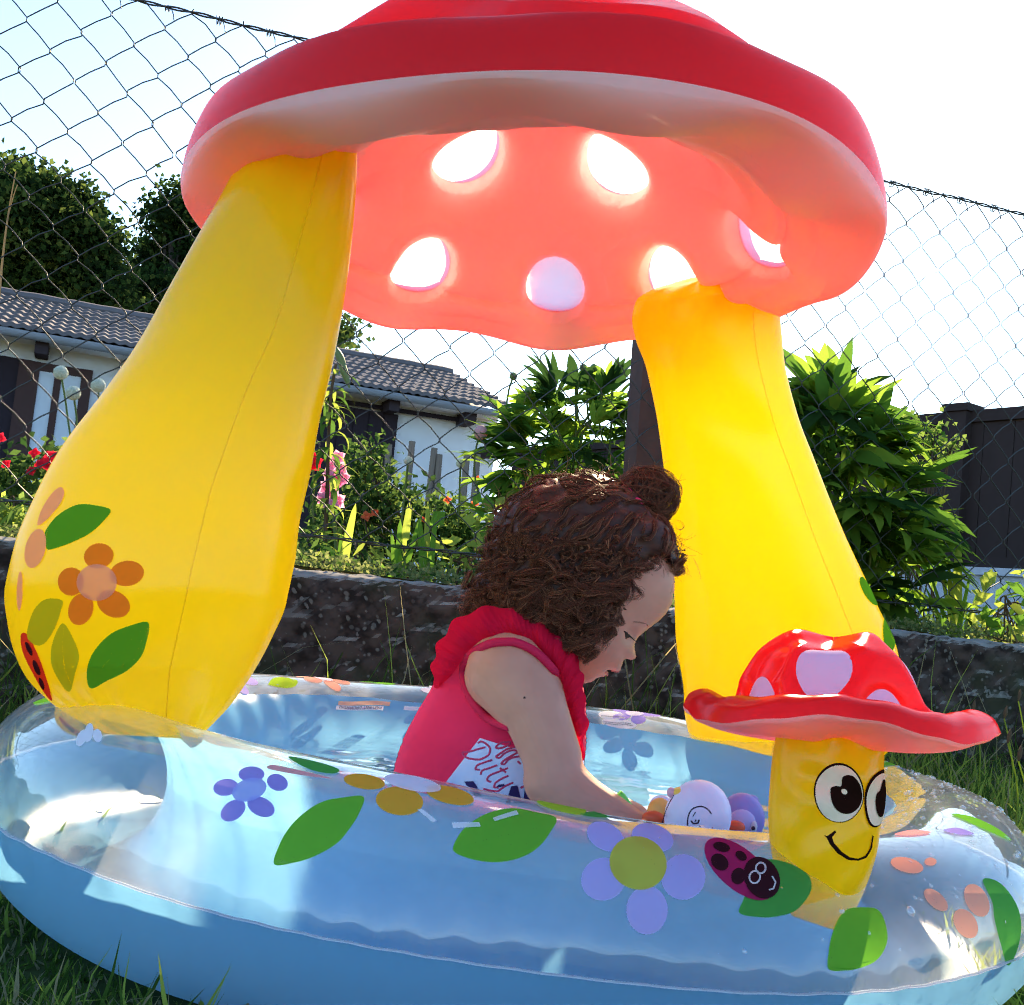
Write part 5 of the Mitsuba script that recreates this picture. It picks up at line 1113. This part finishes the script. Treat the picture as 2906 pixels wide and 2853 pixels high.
gm = trimesh.Trimesh(*[np.asarray(a) for a in (gab.to_mesh().vert_properties[:, :3], gab.to_mesh().tri_verts)], process=False); gm.vertices = gm.vertices[:, [2, 0, 1]] + [xr, 0, .02]
put(shed + '__gable', sh(gm), 'shed_render', False)
a = np.linspace(np.pi, 2 * np.pi, 9); xs_ = np.linspace(-.1, LENS, 30)
gut = np.stack([np.stack([xs_, xs_ * 0 - .075 + .075 * math.cos(q), xs_ * 0 + .03 + .078 * math.sin(q)], -1) for q in a])
put(shed + '__gutter', sh(grid_mesh(gut)), 'gutter_grey', True)
for i in range(16):
    x = .35 + i * .98
    if x < LENS: put(shed + '__rafter_end', sh(box(x, x + .13, .02, OVER, -.16, -.02)), 'rafter_dark', False)
put(shed + '__soffit', sh(box(.0, LENS, .01, OVER + .02, -.02, -.005)), 'shed_render', False)
# sliding door with its rail
(x0, z0), (x1, z1) = wall_xy(925, 1150), wall_xy(1126, 1190); zt = wall_xy(1120, 1178)[1]
put(shed + '__sliding_door', sh(box(min(x0, x1) if x1 < x0 else x1, x1 + 2.6, OVER - .06, OVER - .012, ZB, zt)), 'shed_dark', False, label='dark sliding door under a black rail')
for i in range(14): put(shed + '__door_board', sh(box(x1 + .01 + i * .185, x1 + .185 + i * .185 - .012, OVER - .075, OVER - .055, ZB, zt - .01)), 'shed_dark', False)
(xa, za), (xb, zb) = wall_xy(1328, 1199), wall_xy(925, 1139)
put(shed + '__door_rail', sh(tube([[xa, OVER - .09, za], [xb, OVER - .09, (za + zb) / 2 if abs(za - zb) < .2 else za]], .03, 6)), 'shed_dark', False)
# open doorway, its inner shade a dark panel, and white double door
dl, _ = wall_xy(165 * S9, 760 * S9); dr_, _ = wall_xy(50 * S9, 760 * S9); dm, _ = wall_xy(104 * S9, 760 * S9); zt2 = wall_xy(100 * S9, 700 * S9)[1]
xl, xrr = min(dl, dr_), max(dl, dr_)
put(shed + '__doorway', sh(box(xrr, xrr + 1.5, OVER - .03, OVER + .01, ZB, zt2 + .06)), 'shed_dark', False, label='dark panel standing for the shade inside the open doorway')
put(shed + '__door_frame', sh(cat_([box(xl - .02, xl + .09, OVER - .07, OVER + .005, ZB, zt2 + .05), box(xrr - .09, xrr + .12, OVER - .07, OVER + .005, ZB, zt2 + .05), box(xl + .09, xrr - .09, OVER - .068, OVER + .005, zt2 - .04, zt2 + .048), box(dm - .035, dm + .035, OVER - .066, OVER + .005, ZB, zt2 - .042)])), 'shed_frame', False)
for a_, b_ in ((xl + .092, dm - .037), (dm + .037, xrr - .092)): put(shed + '__door_leaf', sh(box(a_, b_, OVER - .045, OVER - .01, ZB, zt2 - .042)), 'shed_white', False)

# ---------------------------------------------------------------- dark brown fence wall
bw = thing('brown_fence_wall', 'dark brown panel fence with square pillars on a pale concrete base', 'fence')
BA = at(2904, 1155, 8.0); BZ = BA[2]; BB = atz(2463, 1191, BZ); bx_ = unit((BB - BA) * [1, 1, 0]); by_ = np.array([bx_[1], -bx_[0], 0]); by_ = by_ if by_[1] > 0 else -by_
def bwf(m): return frame_mesh(m, BA * [1, 1, 0], bx_, by_, up_)
def bw_xz(u, v):
    d = ray(u, v); t = ((BA - C_) @ by_) / (d @ by_); P = C_ + d * t; return (P - BA) @ bx_, P[2]
zb_ = bw_xz(2800, 1612)[1]; xp, zp = bw_xz(2733, 1152)
solid('brown_panel', proc(lambda p, n, uv: mix((.028, .018, .016), (.055, .034, .030), fbm(p.x * 4, p.y * 4, p.z * 1.2, 4))), .8, .2)
solid('base_concrete', proc(lambda p, n, uv: mix((.40, .42, .45), (.55, .56, .60), fbm(p.x * 3, p.y * 3, p.z * 3, 4))), .9, .1)
BLEN = 9.0
for i in range(-14, 24):
    x = xp + i * .245 + .06
    put(bw + '__board', bwf(box(x, x + .238, .0, .03, zb_, BZ - .10 + .004 * (i % 3))), 'brown_panel', False)
put(bw + '__top_rail', bwf(box(-4, BLEN, -.03, .06, BZ - .09, BZ - .0)), 'brown_panel', False)
put(bw + '__bottom_rail', bwf(box(-4, BLEN, -.02, .05, zb_, zb_ + .08)), 'brown_panel', False)
for i in (-1, 0, 1, 2): 
    x = xp + i * 2.5; put(bw + '__pillar', bwf(cat_([box(x - .09, x + .09, -.09, .09, zb_, zp - .06), box(x - .11, x + .11, -.11, .11, zp - .058, zp)])), 'brown_panel', False)
put(bw + '__concrete_base', bwf(cat_([box(-4, BLEN, -.05, .25, GZ - .2, zb_ - .06), box(-4, BLEN, -.09, .29, zb_ - .058, zb_ - .003)])), 'base_concrete', False)

# ---------------------------------------------------------------- trees
def tree(label, lobes, n, Y, leaf, name='tree', grp='trees behind the shed'):
    b = thing(name, label, 'tree', grp); k = S9 * Y / FOCAL
    cx = np.mean([l[0] for l in lobes]); base = at9(cx, 700, Y); base[2] = GZ - .1; top = at9(cx, min(l[1] for l in lobes) + 20, Y)
    put(b + '__trunk', tube(smooth_curve([base, base + [.1, 0, (top[2] - base[2]) * .4], top - [0, 0, .6]], 14), np.linspace(.32, .05, 14), 9), 'bark', True)
    Ps, lit, tot, br = [], [], sum(l[2] * l[3] for l in lobes), []
    for u, v, rx, ry in lobes:
        c = at9(u, v, Y + pr.uniform(-1, 1)); R = np.array([rx * k, (rx + ry) / 2 * k * .8, ry * k]); m = max(3, int(n / 34 * rx * ry / tot))
        br.append(tube(smooth_curve([base + (top - base) * pr.uniform(.3, .5), (base + (top - base) * .6 + c) / 2, c], 6), np.linspace(.09, .03, 6), 5))
        d = rdir(m); q = c + d * R * (pr.random((m, 1)) ** .4) * 1.06
        for e, dd in zip(q, d): Ps.append(e + pr.normal(0, 1, (34, 3)) * leaf * np.array([1.5, 1.5, .95])); lit.append(np.full(34, pr.random() < .34 + .2 * dd[0]))  # clumps to the right more often coloured light, as if sunlit
    put(b + '__branches', cat_(br), 'bark', True, kind='stuff')
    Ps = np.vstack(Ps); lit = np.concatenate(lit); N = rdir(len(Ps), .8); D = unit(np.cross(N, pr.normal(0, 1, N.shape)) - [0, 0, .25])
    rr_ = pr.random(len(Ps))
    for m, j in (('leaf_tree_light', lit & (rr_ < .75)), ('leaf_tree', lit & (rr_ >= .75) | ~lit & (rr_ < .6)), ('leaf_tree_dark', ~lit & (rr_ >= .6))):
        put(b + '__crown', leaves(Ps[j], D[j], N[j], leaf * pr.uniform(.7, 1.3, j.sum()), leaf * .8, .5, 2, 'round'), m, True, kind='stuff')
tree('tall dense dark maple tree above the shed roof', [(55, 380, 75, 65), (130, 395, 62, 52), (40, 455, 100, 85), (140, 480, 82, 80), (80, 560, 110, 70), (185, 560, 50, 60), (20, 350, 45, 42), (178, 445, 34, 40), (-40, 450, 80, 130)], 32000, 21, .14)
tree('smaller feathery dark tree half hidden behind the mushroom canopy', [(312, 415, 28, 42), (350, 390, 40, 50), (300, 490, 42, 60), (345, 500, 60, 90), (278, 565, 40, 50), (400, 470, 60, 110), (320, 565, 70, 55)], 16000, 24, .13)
tree('pale tree peeping out behind the flower printed stem', [(630, 640, 26, 40), (640, 620, 16, 25), (600, 640, 40, 60)], 1800, 22, .14)
# ---------------------------------------------------------------- grass
gr_ = np.random.default_rng(5)
def grass(n, xlo, xhi, ylo, yhi, L0, L1, W, mats, bend=1.0, keep=None, lean=.45):
    x, y = gr_.uniform(xlo, xhi, n), gr_.uniform(ylo, yhi, n)
    k = (np.hypot(x - XC, y - YC) > RR + RH * .35) & (y < kerb_front(x) - .005)
    if keep is not None: k &= keep(x, y)
    x, y = x[k], y[k]; cl = meshkit.noise(np.c_[x * 13, y * 13, x * 0]); P = np.c_[x, y, lawn_z(x, y) - .004]
    far = np.clip((y - kerb_front(x) + .45) / .45, 0, 1)
    D = unit(gr_.normal(0, lean, (len(x), 3)) * [1, 1, 0] + [0, 0, 1]); N = unit(gr_.normal(0, 1, (len(x), 3)))
    inner_ = np.hypot(x - XC, y - YC) < RR + RH + .015
    L = np.clip((y - .25) / .5, .35, 1) * (L0 + (L1 - L0) * gr_.random(len(x)) * (.4 + cl)) * np.where(inner_, .5, 1) * (1 + 1.0 * far)
    pick = gr_.choice(len(mats), len(x), p=[m[1] for m in mats])
    for i, (m, f) in enumerate(mats):
        j = pick == i; out = leaves(P[j], D[j], N[j], L[j], W * gr_.uniform(.7, 1.3, j.sum()), gr_.uniform(.1, 1.5, j.sum()) * bend, 3, 'blade', .2)
        yield m, out
tot = {}
for m, o in list(grass(26000, -1.5, 1.9, .30, 2.9, .025, .085, .0036, [('leaf_grass', .6), ('leaf_grass_light', .28), ('leaf_grass_dry', .12)])) + list(grass(9000, -.75, -.1, .45, 1.0, .02, .07, .003, [('leaf_grass', .6), ('leaf_grass_light', .15), ('leaf_grass_dry', .25)])) + list(grass(12000, .45, 1.3, .6, 2.2, .03, .10, .0036, [('leaf_grass', .22), ('leaf_grass_light', .68), ('leaf_grass_dry', .10)])) + list(grass(2500, -1.6, 2.2, 1.6, 2.9, .08, .22, .003, [('leaf_grass', .5), ('leaf_grass_light', .2), ('leaf_grass_dry', .3)], keep=lambda x, y: y > kerb_front(x) - .30)):  # mostly light blades on the right: sunshine put into the colour mix
    tot.setdefault(m, []).append(o)
for (m, lab) in (('leaf_grass', 'green lawn grass round the paddling pool'), ('leaf_grass_light', 'yellow green grass blades in the lawn, sunlight put into their colour'), ('leaf_grass_dry', 'dry straw coloured blades in the lawn')):
    put('grass', cat_(tot[m]), m, True, label=lab, cat='grass', kind='stuff')
# flower stalks of plantain on the sunny side
for (u, v, Y), lab in zip(((2890, 1990, 1.95), (2850, 2040, 1.8), (2760, 2020, 2.0), (2860, 2110, 1.6), (2890, 2160, 1.5)), ('tallest plantain stalk by the far end of the kerb', 'plantain stalk in the middle of the sunny grass', 'plantain stalk closest to the red cap of the small mushroom', 'plantain stalk leaning over the lower sunny grass', 'lowest plantain stalk at the edge of the sunny grass')):
    p = at(u, v, Y); q = p.copy(); q[2] = 0; q[0] += .02
    a = thing('plantain', lab, 'plant', 'plantain stalks in the grass')
    put(a + '__stem', tube(smooth_curve([q, (p + q) / 2 + [.01, 0, 0], p], 8), .0012, 4), 'leaf_grass_light', True)
    t = np.linspace(0, 1, 7); put(a + '__head', tube(p + np.outer(t, [.003, 0, .022]), .0032 * np.sin(np.pi * np.clip(t * .9 + .08, 0, 1)), 6), 'plant_stem_brown', True)
